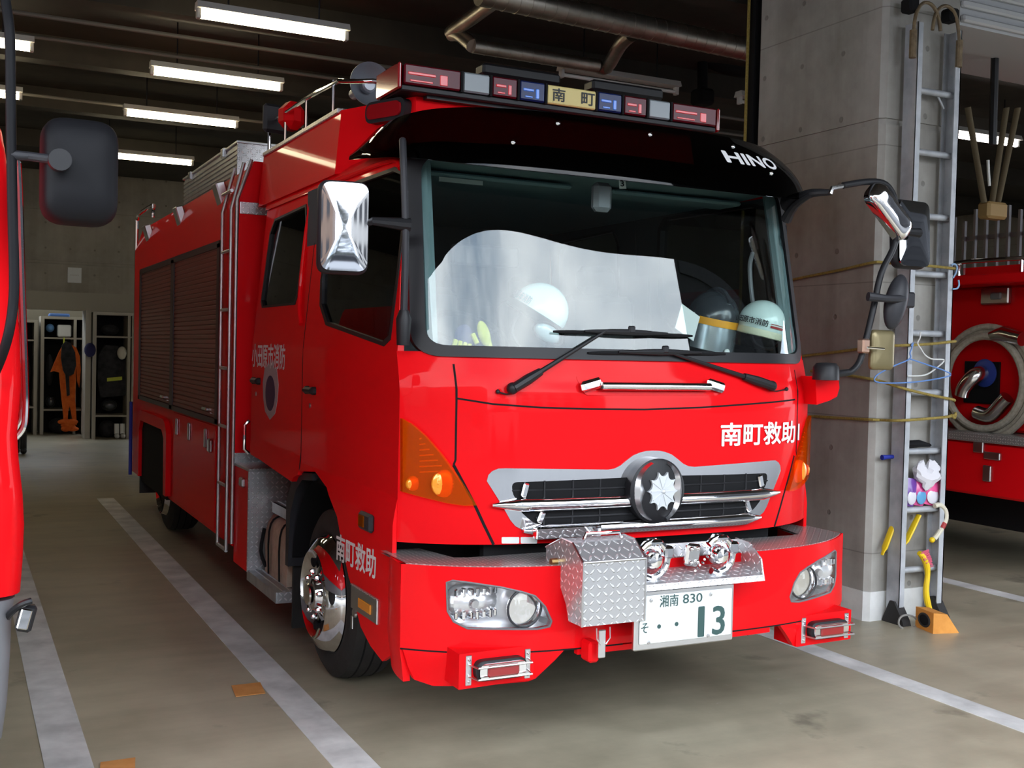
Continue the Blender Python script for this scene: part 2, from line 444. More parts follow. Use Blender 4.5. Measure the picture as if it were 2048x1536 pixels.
ASPH = mottled('asphalt', (.05, .05, .05), (.09, .09, .09), 6, .9)
LEAF = mottled('dark_leaves', (.010, .022, .010), (.04, .07, .03), 16, .9, .5)
BLDG = mottled('pale_render', (.42, .40, .37), (.52, .50, .47), 1, .8)

# ================================================================== the setting
struct(MB().bx(-16, 20, -3.2, 19.4, -.2, 0).build('floor', FLOOR))
struct(MB().bx(-60, 60, -60, -3.2, -.25, -.01).build('floor_street', ASPH))
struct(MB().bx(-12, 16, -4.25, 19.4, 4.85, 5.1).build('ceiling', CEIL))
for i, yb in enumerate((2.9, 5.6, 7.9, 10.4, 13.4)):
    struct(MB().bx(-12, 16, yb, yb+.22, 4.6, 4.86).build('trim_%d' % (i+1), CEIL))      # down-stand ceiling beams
struct(MB().bx(-12, 16, 17.5, 17.75, 2.66, 4.85).build('wall_back', CONCW))
struct(MB().bx(-12, 16, 17.42, 17.75, 2.33, 2.66).build('trim_6', flat('pale_beam_paint', (.36, .33, .26), .7)))
struct(MB().bx(-12, 16, 17.46, 17.52, 3.17, 3.22).build('trim_7', CONCW))
struct(MB().bx(-12, 16, 19.2, 19.4, 0, 2.7).build('wall_rear', flat('locker_room_wall', (.25, .23, .18), .8)))
struct(MB().bx(-12.2, -12, 1.0, 19.4, 0, 4.9).build('wall_left', CONCW))
struct(MB().bx(16, 16.2, 1.0, 19.4, 0, 4.9).build('wall_right', CONCW))
# concrete pillar with a groove and a white plinth
pil = MB()
ch = .035
def pplan(d): return [(2.63+d+ch, 1.27+d), (3.32-d, 1.27+d), (3.32-d, 2.56-d), (2.63+d, 2.56-d), (2.63+d, 1.27+d+ch)]
for z0, z1, d in ((.12, 3.36, 0), (3.36, 3.40, .014), (3.40, 4.86, 0)): pil.prism(pplan(d), 2, z0, z1)
struct(pil.build('wall_pillar', CONC, None, 20))
struct(MB().prism(pplan(-.012), 2, 0, .20).build('baseboard_pillar', SKIRT))
# roller-shutter housing over the next bay
sh = MB().bx(3.33, 12, 1.28, 1.75, 4.12, 4.85)
for k in range(7): sh.bx(3.33, 12, 1.24, 1.285, 4.14+k*.1, 4.19+k*.1, .012)
sh.bx(3.33, 12, 1.7, 2.3, 4.16, 4.19)
struct(sh.build('trim_8', SHUT))
# painted bay lines
def line(n, x0, x1, y0, y1): struct(MB().bx(x0, x1, y0, y1, 0, .004).build('trim_%d' % n, WPAINT))
line(9, -1.46, -1.28, -1.3, 8.9); line(10, -2.555, -2.37, -2.5, 9); line(11, 1.70, 1.86, -1.6, 10)
line(12, 4.21, 4.36, -1.0, 10); line(13, 7.2, 7.34, -.5, 10)

# orange tape marks on the floor
def tape(label, x0, x1, y0, y1):
    tag(MB().prism([(x0, y0), (x1-.02, y0), (x1, y1), (x0+.02, y1)], 2, .0035, .0065).build('floor_tape', ORTAPE), label, 'tape', 'orange tape marks on the floor')
tape('orange tape strip on the floor touching the white line near the front wheel', -1.625, -1.455, 1.245, 1.435)
tape('orange tape strip on the floor between the two white lines, cut by the picture edge', -2.36, -2.2, .45, .585)

# ------------------------------------------------------------------ fluorescent fittings
def fitting(label, x0, x1, y, z, mat, cat_group, tubes=1):
    o = thing('fluorescent_light', label, 'lamp', ((x0+x1)/2, y, z), cat_group); Lh = (x1-x0)/2; c = Vector(((x0+x1)/2, y, z))
    MB().prism([(y-.07, z+.045), (y+.07, z+.045), (y+.045, z+.10), (y-.045, z+.10)], 0, x0, x1).build('housing', LAMPW, o)
    for s in (x0+.02, x1-.02): MB().bx(s-.018, s+.018, y-.03, y+.03, z-.03, z+.05, .006).build('socket', LAMPW, o)
    MB().tube([(x0+.03, y, z), (x1-.03, y, z)], .028 if mat is not TUBEO else .018, 12).build('tube', mat, o)
    for s in (x0+.25, x1-.25): MB().tube([(s, y, z+.10), (s, y, 4.85)], .008, 6).build('hanger', BLK, o)
    return o
ZL = 4.35
def lampx(px0, px1, py, z=ZL):
    a, b = AT(px0[0], px0[1], 2, z), AT(px1[0], px1[1], 2, z); return a.x, b.x, (a.y+b.y)/2
GL = 'lit fluorescent lights under the ceiling'
for lb, a, b in (('lit fluorescent tube light, largest and topmost of the diagonal row over the red truck', (394, 26), (693, 78)),
                 ('lit fluorescent tube light, second from the top in the diagonal row over the red truck', (302, 140), (562, 180)),
                 ('lit fluorescent tube light, third from the top in the diagonal row over the red truck', (247, 226), (476, 252)),
                 ('lit fluorescent tube light, lowest and farthest of the row, beside the black mirror', (180, 308), (387, 328))):
    x0, x1, y = lampx(a, b, 0); fitting(lb, x0, x1, y, ZL, TUBE, GL)
for lb, p in (('lit fluorescent tube light cut by the left picture edge, upper of two', (68, 98)), ('lit fluorescent tube light cut by the left picture edge, lower of two', (45, 195))):
    q = AT(p[0], p[1], 2, ZL); fitting(lb, q.x-1.25, q.x, q.y, ZL, TUBE, GL)
x0, x1, y = lampx((1880, 266), (2036, 290), 0); fitting('lit fluorescent tube light right of the concrete pillar', x0, x1, y, ZL, TUBEC, GL)
GU = 'unlit fluorescent lights above the light bar'
x0, x1, y = lampx((1128, 145), (1346, 188), 0); fitting('unlit white fluorescent fitting just above the red and blue light bar', x0, x1, y, ZL, TUBEO, GU)
q = AT(1476, 202, 2, ZL); fitting('unlit white fluorescent fitting half hidden behind the concrete pillar', q.x, q.x+1.25, q.y, ZL, TUBEO, GU)

# ------------------------------------------------------------------ ducts and pipes under the ceiling
def spiral(mb, pts, r, step=.11):
    mb.tube(pts, r, 20)
    for a, b in zip(pts, pts[1:]):
        a, b = Vector(a), Vector(b); n = int((b-a).length/step)
        for k in range(1, n):
            p = a+(b-a)*k/n; d = (b-a).normalized()*.006; mb.tube([p-d, p+d], r*1.035, 20)
    return mb
a, b = AT(1036, 2, 2, 4.55), AT(1524, 105, 2, 4.55)
d = (b-a).normalized(); a = a-d*.35; b = b+d*1.5
tag(spiral(MB(), [a, b], .10).build('ventilation_duct', DUCT), 'long ribbed metal ventilation duct running along the top of the photo to the pillar', 'duct', 'metal ventilation ducts')
c1, c2 = AT(946, 92, 2, 4.42), AT(1195, 132, 2, 4.42)
c0 = AT(902, 66, 2, 4.62); e0 = AT(990, 2, 2, 4.62); c3 = AT(1262, 70, 2, 4.55)
sd = MB(); spiral(sd, [c1, c2], .062); sd.tube([e0, (e0+c0)/2, c0, c0*.6+c1*.4+Vector((0, 0, .03)), c1], .062, 16, 3); sd.tube([c2, c2+(c2-c1).normalized()*.1, c3*.7+c2*.3, c3], .062, 16, 3)
tag(sd.build('ventilation_duct', DUCT), 'thinner ribbed metal duct bent up at both ends, below the long one', 'duct', 'metal ventilation ducts')
for k, o in enumerate(((5.95, 4.52, .02, 'thin conduit pipe under the ceiling, nearest of three'), (6.6, 4.5, .018, 'thin conduit pipe under the ceiling, middle of three'), (9.2, 4.5, .018, 'thin conduit pipe under the ceiling, farthest of three'))):
    tag(MB().tube([(-6, o[0], o[1]), (8, o[0]+.15, o[1])], o[2], 8).build('conduit_pipe', PIPEG), o[3], 'pipe', 'conduit pipes under the ceiling')
eh = thing('exhaust_hose', 'black exhaust extraction hose hanging from the ceiling behind the light bar', 'hose', (3.6, 4.7, 4.85))
p0 = AT(1405, 40, 1, 5.3); p1 = AT(1405, 195, 1, 5.3)
MB().tube([p0+Vector((0, 0, .5)), p0, p1], .055, 12).build('drop_pipe', BLKM, eh)
MB().box(p1, (.2, .2, .17), None, .03).build('nozzle', BLKM, eh)
q0 = AT(1380, 80, 1, 5.32); q1 = AT(1450, 125, 1, 5.32); q2 = AT(1530, 130, 1, 5.32)
cm = MB(); cm.tube([q0+Vector((-.1, 0, .25)), q0, q1, q2+Vector((.2, 0, 0))], .12, 14, 6)
cm.build('corrugated_hose', BLKM, eh)
pl = thing('wall_pole', 'thin yellowish pole standing close behind the left edge of the pillar', 'pole', (2.75, 2.75, 0))
MB().bx(2.62, 2.70, 2.62, 2.72, 0, 4.85).build('channel', BLKM, pl); MB().tube([(2.585, 2.66, 0), (2.585, 2.66, 4.85)], .012, 8).build('rod', ROPE, pl)

# ------------------------------------------------------------------ outside, out of view: mirrored in glass and chrome, some added to block low sky
bl = thing('apartment_building', 'pale apartment building across the street', 'building', (12, -40, 0))
MB().bx(3, 22, -46, -38, 0, 10.5).build('wall', BLDG, bl)
for i in range(5):
    for k in range(3): MB().bx(4.2+i*3.6, 6.2+i*3.6, -38.02, -37.9, 1.2+k*2.8, 2.8+k*2.8).build('window', GRYP, bl)
b2 = thing('added_brick_building', 'brown brick building added across the street to block low sky light', 'building', (-20, -40, 0))  # added house, made tall to keep low sky light off truck side and floor
MB().bx(-37, -9.5, -48, -37, 0, 14.5).build('wall', mottled('brown_brick', (.16, .10, .07), (.24, .16, .12), 3, .85), b2)
for i in range(6):
    for k in range(5): MB().bx(-35+i*4.3, -33+i*4.3, -37.02, -36.9, 1.4+k*2.8, 2.9+k*2.8).build('window', GRYP, b2)
b3 = thing('added_grey_building', 'grey building added beside the brick one to block low sky light', 'building', (-55, -36, 0))  # added to lengthen the row and shut out low sky on the left
MB().bx(-75, -39, -46, -35, 0, 15).build('wall', CONCW, b3)
tb_ = thing('office_tower', 'tall dark office building across the street', 'building', (34, -36, 0))
MB().prism([(20.9, -25), (120, -25), (120, -40), (33.4, -40)], 2, 0, 34).build('wall', flat('dark_cladding', (.012, .012, .013), .8, 0, 0, .1), tb_)
for k in range(9): MB().bx(21.2, 119, -25.1, -24.9, 2.6+k*3.5, 3.9+k*3.5).build('window_band', BLKM, tb_)
tr = thing('cone_tree', 'dark cone shaped tree on the street side', 'tree', (-1.9, -20, 0))
fo = MB()
for k in range(4000):
    h = random.random()**1.3; a = random.uniform(0, 2*pi); r = (1-h)*2.0*sqrt(random.uniform(.1, 1.1))+.08; c = Vector((-1.9+r*cos(a), -20+r*sin(a), .9+h*6.6))
    e = Vector((cos(a), sin(a), random.uniform(-.4, .6)))*.22; s_ = Vector((-sin(a), cos(a), .2))*.09
    fo.add([c-e*.3-s_, c-e*.3+s_, c+e], [(0, 1, 2)])
fo.build('foliage', LEAF, tr); MB().tube([(-1.9, -20, 0), (-1.9, -20, 7)], [.16, .03], 8).build('trunk', RUB, tr)
vc = thing('parked_car', 'small white car parked across the street', 'car', (-1.2, -14, 0))
MB().loft([[Vector((x, y, z)) for x, z in ((-3.0, .35), (.6, .35), (.7, .75), (.55, .9), (-.3, .95), (-2.6, .95), (-3.05, .85))] for y in (-14.7, -13.2)]).build('body', flat('car_white', (.75, .76, .78), .3, 0, .5), vc)
MB().loft([[Vector((x, y, z)) for x, z in ((-2.5, .95), (-.3, .95), (-.85, 1.42), (-2.1, 1.45))] for y in (-14.6, -13.3)]).build('cabin', GRYP, vc)
for x in (-2.3, -.1):
    for y in (-14.65, -13.25): MB().lathe([(.001, -.08), (.28, -.08), (.30, 0), (.28, .08), (.001, .08)], (x, y, .30), 'y', 20).build('wheel', RUB, vc)
pb = thing('planter_box', 'concrete planter box by the street', 'planter', (-4.3, -12.5, 0))
MB().bx(-5.4, -3.5, -12.9, -12.2, 0, .5, .02).build('box', CONC, pb)
fo = MB()
for k in range(400):
    c = Vector((random.uniform(-5.3, -3.6), random.uniform(-12.8, -12.3), random.uniform(.5, .8))); e = Vector((random.uniform(-.1, .1), random.uniform(-.1, .1), .14)); fo.add([c-Vector((.03, 0, 0)), c+Vector((.03, .02, 0)), c+e], [(0, 1, 2)])
fo.build('plants', LEAF, pb)

# ================================================================== the red fire truck
T = thing('fire_truck', 'large red rescue fire truck with chrome grille and red and blue roof light bar', 'fire truck', (0, 3, 0))
def sst(a, b, x): t = max(0, min(1, (x-a)/(b-a))); return t*t*(3-2*t)
def tilt(z): return max(0, z-1.60)*.30
def yf(x, z): return .144*abs(x)**4+tilt(z)
def yw(x, z): return .144*abs(x)**4+.048+.218*(z-1.76)
def yb(x, z): return -.25+.13*x**4-.012*sst(.9, .5, z)
def FM(f, off=0): 
    return lambda a, b, t: (a, f(a, b)-off-t, b)
def xs(y, z):
    w = 1.155-.083*max(0, z-1.75)/.9
    w += .022*sst(1.14, 1.0, z)
    return w
def SM(sg=-1, off=0): return lambda a, b, t: (sg*(xs(a, b)+off+t), a, b)
SIDES = ((-1, 'left'), (1, 'right'))

# ---- cab front
front_out = [(-1.158, .925), (1.158, .925), (1.158, 1.765), (-1.158, 1.765)]
MRK = P2([(972, 946), (1005, 936)], yf)
cf = sheet(front_out, FM(yf), .03, .06)
fp = cf.build('front_panel', RED, T, 30)
def strip(pts, f, wdt, off, mb):            # thin dark joint line lying on a surface
    q = [ (a, b) for a, b in pts]; L_, R_ = [], []
    for i, (a, b) in enumerate(q):
        p, n = q[max(0, i-1)], q[min(len(q)-1, i+1)]; dx, dz = n[0]-p[0], n[1]-p[1]; l = math.hypot(dx, dz) or 1
        nx, nz_ = -dz/l*wdt/2, dx/l*wdt/2
        L_.append((a+nx, b+nz_)); R_.append((a-nx, b-nz_))
    return sheet(L_+R_[::-1], FM(f, off), .002, .05, mb=mb)
hl = P2([(915, 797), (985, 808), (1080, 815), (1180, 818), (1290, 819), (1400, 815), (1500, 808), (1590, 799)], yf)
g = MB(); strip(hl, yf, .008, .001, g)
for sg in (1, -1):
    vs_ = [(sg*abs(a)*(-1 if sg > 0 else -1.03), b) for a, b in P2([(907, 728), (911, 760), (913, 797), (912, 850), (911, 920), (907, 930)], yf)]
    strip(vs_, yf, .008, .001, g)
    vs_ = [(sg*abs(a)*-1, b) for a, b in P2([(907, 930), (950, 1011), (968, 1050), (987, 1089)], yf)]
    strip(vs_, yf, .012, .001, g)
g.build('panel_gap', BLKM, fp)

# ---- amber turn lamps
tl = curve_pts = [(800, 836), (822, 848), (850, 873), (880, 908), (912, 952), (936, 990), (948, 1009), (925, 1010), (890, 1005), (840, 993), (800, 982)]
def turn(sg):
    o = [(sg*a, b) for a, b in P2(tl, yf)]
    base = sheet(o, FM(yf, .001), .004, .03).build('turn_lamp', AMBD, T)
    d = MB()
    for (cx, cy), r in (((888, 967), .062), ((825, 967), .034)):
        p = ONF(cx, cy, yf); x = sg*p.x
        d.lathe([(r, 0), (r*.97, -.008), (r*.8, -.015), (r*.45, -.019), (.002, -.020)], (x, yf(x, p.z)-.002, p.z), 'y', 24)
        for k in range(-3, 4): d.box((x, yf(x, p.z)-.020+abs(k)*.002, p.z+k*r/4.5), (r*1.2, .005, .004))
    for k in range(7):
        p0 = ONF(838, 878+k*11, yf); p1 = ONF(842+k*8.2, 876+k*11, yf); d.tube([(sg*p0.x, yf(p0.x, p0.z)-.006, p0.z), (sg*p1.x, yf(p1.x, p1.z)-.006, p1.z)], .0035, 6)
    d.build('reflector', ORL, base)
    sheet(o, FM(yf, .012), .008, .03, bulge=lambda a, b: .02).build('lens', AMB, base)
turn(1); turn(-1)

# ---- grille
gl = [(973, 962), (976, 950), (984, 942), (996, 937), (1010, 936.5), (1060, 937), (1140, 938), (1215, 939), (1228, 937), (1240, 931), (1252, 921), (1265, 911), (1279, 905), (1291, 902), (1303, 901)]
gx = [(min(0, a), b) for a, b in P2(gl, yf)]
gb = [(min(0, a), b) for a, b in P2([(1303, 1063), (1200, 1064), (1090, 1064), (1062, 1063), (1045, 1060), (1030, 1052), (1020, 1040), (1005, 1013)], yf)]
zt = [(a, b) for a, b in gx]
zb = [(a, .967 + .0*b) if i < 3 else (a, b) for i, (a, b) in enumerate(gb)]
half = zt+[(0, zb[0][1])]+zb[1:]
outl = [(a, b) for a, b in zt]+[(-a, b) for a, b in reversed(zt[:-1])]+[(-a, b) for a, b in reversed(zb[1:])]+[(0, zb[0][1])]+zb[1:]
def mir(pts): return [(a, b) for a, b in pts]+[(-a, b) for a, b in reversed(pts)]
h1 = [(-.70, 1.195), (-.655, 1.205), (-.2, 1.205), (-.2, 1.125), (-.62, 1.118), (-.67, 1.125)]
up_l = rounded([(-.715, 1.200), (-.13, 1.208), (-.13, 1.128), (-.70, 1.120)], [.03, .0, .0, .04])
up_r = [(-a, b) for a, b in up_l]
lo = rounded([(-.675, 1.075), (0, 1.078), (.675, 1.075), (.60, 1.008), (0, 1.002), (-.60, 1.008)], [.02, 0, .02, .05, 0, .05])
gr = sheet(outl, FM(yf, .004), .012, .03, [up_l, up_r, lo]).build('grille', CHR, T, 25)
bb = MB()
sheet([(-.74, 1.22), (.74, 1.22), (.66, .985), (-.66, .985)], FM(yf, .0025), .002, .06, mb=bb); bb.build('grille_back', BLKM, gr)
for zz, x1, nm in ((1.1, .80, 'chrome_bar'), (.985, .66, 'chrome_bar')):
    br = MB(); N = 24; rings = []
    for i in range(N+1):
        x = -x1+2*x1*i/N; tt = abs(x)/x1; r = .031*(1-max(0, tt-.84)/.16*.75); y = yf(x, zz)-.016
        rings.append([Vector((x, y-.030*cos(a)*(r/.031), zz+r*sin(a))) for a in [pi*2*k/12 for k in range(12)]])
    br.loft(rings).build(nm, CHR, gr)
sl = MB()
for z0 in (1.163,): 
    for sg in (1, -1): sl.tube([(sg*.71, yf(.71, z0)-.006, z0), (sg*.4, yf(.4, z0)-.006, z0), (sg*.14, yf(.14, z0)-.006, z0)], .004, 6)
sl.tube([(x/10, yf(x/10, 1.04)-.006, 1.04) for x in range(-6, 7)], .005, 6)
for x in (-.56, -.42, -.28, .28, .42, .56): sl.bx(x-.004, x+.004, yf(x, 1)-.006, yf(x, 1)+.0, 1.12, 1.205); sl.bx(x-.004, x+.004, yf(x, 1)-.006, yf(x, 1), 1.0, 1.08)
sl.build('slat', BLK, gr)
rim = MB()
for sg in (1, -1):
    rim.box((sg*.655, yf(.655, 1.16)-.012, 1.165), (.03, .02, .062), Matrix.Rotation(sg*-.25, 3, 'Y'), .006)
    rim.box((sg*.575, yf(.6, 1.04)-.012, 1.043), (.03, .02, .055), Matrix.Rotation(sg*-.4, 3, 'Y'), .006)
rim.build('corner_trim', CHR, gr)
# emblem: black oval, chrome crescents, fire-service rosette
EC = Vector((0, -.048, 1.147))
em = MB().lathe([(.150, .07), (.150, -.004), (.135, -.012), (.001, -.014)], EC, 'y', 40).build('emblem', BLK, gr)
cr = MB()
for sg in (1, -1):
    rings = []
    for i in range(25):
        a = radians(-72+144*i/24); wd = .008+.040*cos(radians(-72+144*i/24))**2+(.02*max(0, 1-abs(i-12)/5))
        R0 = .143; c0 = Vector((sg*R0*cos(a), 0, R0*1.0*sin(a))); c1 = Vector((sg*(R0-wd)*cos(a), 0, (R0-wd)*sin(a))); mid = (c0+c1)/2
        rings.append([EC+c0+Vector((0, -.002, 0)), EC+mid+Vector((0, -.030, 0)), EC+c1+Vector((0, -.014, 0))])
    cr.loft(rings)
cr.build('crescent', STEEL, em)
rs_ = MB(); pts = []
for k in range(80):
    a = 2*pi*k/80; d = abs(((a/(2*pi)*10) % 1)-.5); pts.append((EC.x+.016+(.062+.020*(2*d)**3)*cos(a), EC.z+(.062+.020*(2*d)**3)*1.12*sin(a)))
rs_.prism(pts, 1, EC.y-.026, EC.y-.010)
for k in range(10):
    a = 2*pi*k/10; rs_.box(EC+Vector((.016+.036*cos(a), -.027, .04*sin(a))), (.06, .006, .006), Matrix.Rotation(-a, 3, 'Y'))
rs_.ball(EC+Vector((.016, -.028, 0)), .012, 12, 8)
rs_.build('rosette', ROSE, em)
# stickers, handle, lettering on the front panel
for (x0, x1), m in (((1003, 1038), PAPER), ((1041, 1074), PAPER)):
    sheet(rounded(P2([(x0, 1074), (x1, 1074), (x1, 1087), (x0, 1087)], yf), .005), FM(yf, .002), .001, .04).build('sticker', m, fp)
hp = P2([(1165, 768), (1185, 768), (1195, 772), (1420, 771), (1430, 768), (1446, 768), (1440, 785), (1425, 795), (1190, 796), (1172, 787)], yf)
rc = sheet(rounded([(-.41, 1.672), (.41, 1.672), (.37, 1.585), (-.37, 1.585)], .02), FM(yf, .002), .002, .05).build('handle_recess', RED, fp)
hb = MB()
hz = 1.628
for sg in (1, -1):
    hb.box((sg*.345, yf(.35, hz)-.022, hz+.005), (.11, .03, .05), Matrix.Rotation(sg*.25, 3, 'Y'), .012)
hb.tube([(x, yf(x, hz)-.035, hz) for x in (-.30, -.2, 0, .2, .30)], .019, 14)
hb.build('front_handle', CHR, T)
tp = P2([(1442, 893), (1598, 845)], yf)
q0, q1 = ONF(1441, 870, yf), ONF(1597, 868, yf)
text('南町救助1', q0.x, q1.x, ONF(1520, 889, yf).z, ONF(1520, 845, yf).z, FM(yf), WHITE, fp, bold=.022, off=.004)

# ---- windshield, gasket, visor
ws = rounded([(-1.06, 1.79), (1.06, 1.79), (1.035, 2.70), (-1.035, 2.70)], .09, 8)
wso = rounded([(-1.112, 1.745), (1.112, 1.745), (1.085, 2.70), (-1.085, 2.70)], .12, 8)
sheet(wso, FM(yw, .012), .035, .06, [rounded([(-1.055, 1.795), (1.055, 1.795), (1.03, 2.645), (-1.03, 2.645)], .085, 8)]).build('windshield_gasket', BLK, T)
wg = sheet(ws, FM(yw, -.002), .004, .05).build('windshield', GLASS, T, 60)
# inspection sticker and mirror pod behind the glass
FI = FM(yw, -.010)
stk = sheet(P2([(1240, 359), (1253, 359), (1255, 377), (1241, 377)], yw), FI, .001, .05).build('inspection_sticker', PAPER, wg)
a, b = ONF(1243, 372, yw), ONF(1249, 361, yw); text('3', a.x, b.x, a.z, b.z, FM(yw, -.0095), BLACKV, stk)
a = ONF(1216, 392, yw); MB().box((a.x, a.y+.06, a.z), (.10, .06, .14), None, .02).build('sensor_pod', MIDG, wg)

def vplan(s):                              # visor plan, s in -1..1 across the front, wrapping round both corners
    x = 1.17*s if abs(s) <= 1 else 0; return x
def visor_pt(u, v):                        # u in 0..1 left to right, v in 0..1 bottom to top
    ctl = [(-1.17, .98), (-1.185, .62), (-1.13, .32), (-.95, .155), (-.6, .075), (0, .04), (.6, .075), (.95, .155), (1.13, .32), (1.185, .62), (1.17, .98)]
    lo_ = [2.70, 2.655, 2.62, 2.59, 2.575, 2.57, 2.575, 2.59, 2.62, 2.655, 2.70]
    hi_ = [2.775, 2.835, 2.86, 2.875, 2.885, 2.885, 2.885, 2.875, 2.86, 2.835, 2.775]
    n = len(ctl)-1; k = min(n-1, int(u*n)); t = u*n-k
    def cr(L_, j=None):
        g_ = lambda i: L_[max(0, min(n, i))] if j is None else L_[max(0, min(n, i))][j]
        p0, p1, p2, p3 = g_(k-1), g_(k), g_(k+1), g_(k+2)
        return .5*((2*p1)+(p2-p0)*t+(2*p0-5*p1+4*p2-p3)*t*t+(3*p1-p0-3*p2+p3)*t**3)
    x, y, zl, zh = cr(ctl, 0), cr(ctl, 1), cr(lo_), cr(hi_); z = zl+(zh-zl)*v
    y += .17*v*v+.02*v; x *= 1-.085*v*v
    return Vector((x, y, z))
NV = 60; front = [[visor_pt(i/NV, j/8) for i in range(NV+1)] for j in range(9)]
back = [[p+Vector((0, .012, 0)) for p in r] for r in front]
vm = MB(); vm.loft(front, cap=False, ring_closed=False); vm.loft(back, cap=False, ring_closed=False)
vm.loft([front[0], back[0]], cap=False, ring_closed=False); vm.loft([front[-1], back[-1]], cap=False, ring_closed=False)
vis = vm.build('sun_visor', SMOKE, T, 60)
for px, py in ((1032, 287), (1113, 250), (1299, 273), (1465, 292), (1545, 344)):
    best = min(((visor_pt(i/120, j/10)-CAM).normalized()-ray(px, py).normalized()).length*1e3 + 0 for i in range(121) for j in range(11))
    i, j = min(((i, j) for i in range(15, 106) for j in range(11)), key=lambda q: ((visor_pt(q[0]/120, q[1]/10)-CAM).normalized()-ray(px, py).normalized()).length)
    p = visor_pt(i/120, j/10); MB().lathe([(.011, .002), (.011, -.004), (.006, -.009), (.001, -.010)], p, 'y', 14).build('screw', CHR, vis)
def vfind(px, py):
    return min(((i/400, j/40) for i in range(200, 345) for j in range(41)), key=lambda q: ((visor_pt(*q)-CAM).normalized()-ray(px, py).normalized()).length)
ua, va = vfind(1455, 322); ub, vb = vfind(1549, 331)
lv = [vfind(1456, 331)[1], vfind(1456, 310)[1]]
text('HINO', ua, ub, lv[0]+.065, lv[1]+.06, lambda a, b, t: visor_pt(a, b)+Vector((0, -.004, 0)), WHITE, vis, bold=.03)

# ---- cab sides: door panels, fenders, windows
FW = [(.49, 2.585), (.60, 2.615), (1.45, 2.622), (1.52, 2.56), (1.585, 2.14), (1.545, 2.0), (1.40, 1.895), (.49, 1.79), (.415, 1.82), (.40, 2.1), (.40, 2.48)]
RW = [(2.05, 2.60), (2.74, 2.58), (2.83, 2.50), (2.87, 2.06), (2.82, 2.02), (2.06, 2.02), (2.03, 2.06), (2.0, 2.5)]
FDOOR = [(.262, 1.12), (.262, 1.62), (.305, 1.75), (.475, 2.655), (1.79, 2.675), (1.79, 1.12)]
RDOOR = [(1.80, 1.12), (1.80, 2.675), (2.98, 2.675), (2.98, 1.42), (2.985, 1.10), (2.92, 1.06), (2.66, 1.05), (1.9, 1.0), (1.87, 1.03), (1.80, 1.05)]
ARCH = [(1.80, 1.07), (1.50, 1.10), (1.25, 1.045), (1.05, .92), (.945, .77), (.85, .655), (.78, .60), (.735, .53), (.66, .455)]
FEND = [(.262, 1.12), (1.80, 1.12)]+ARCH+[(.52, .40), (.36, .37), (.262, .42)]
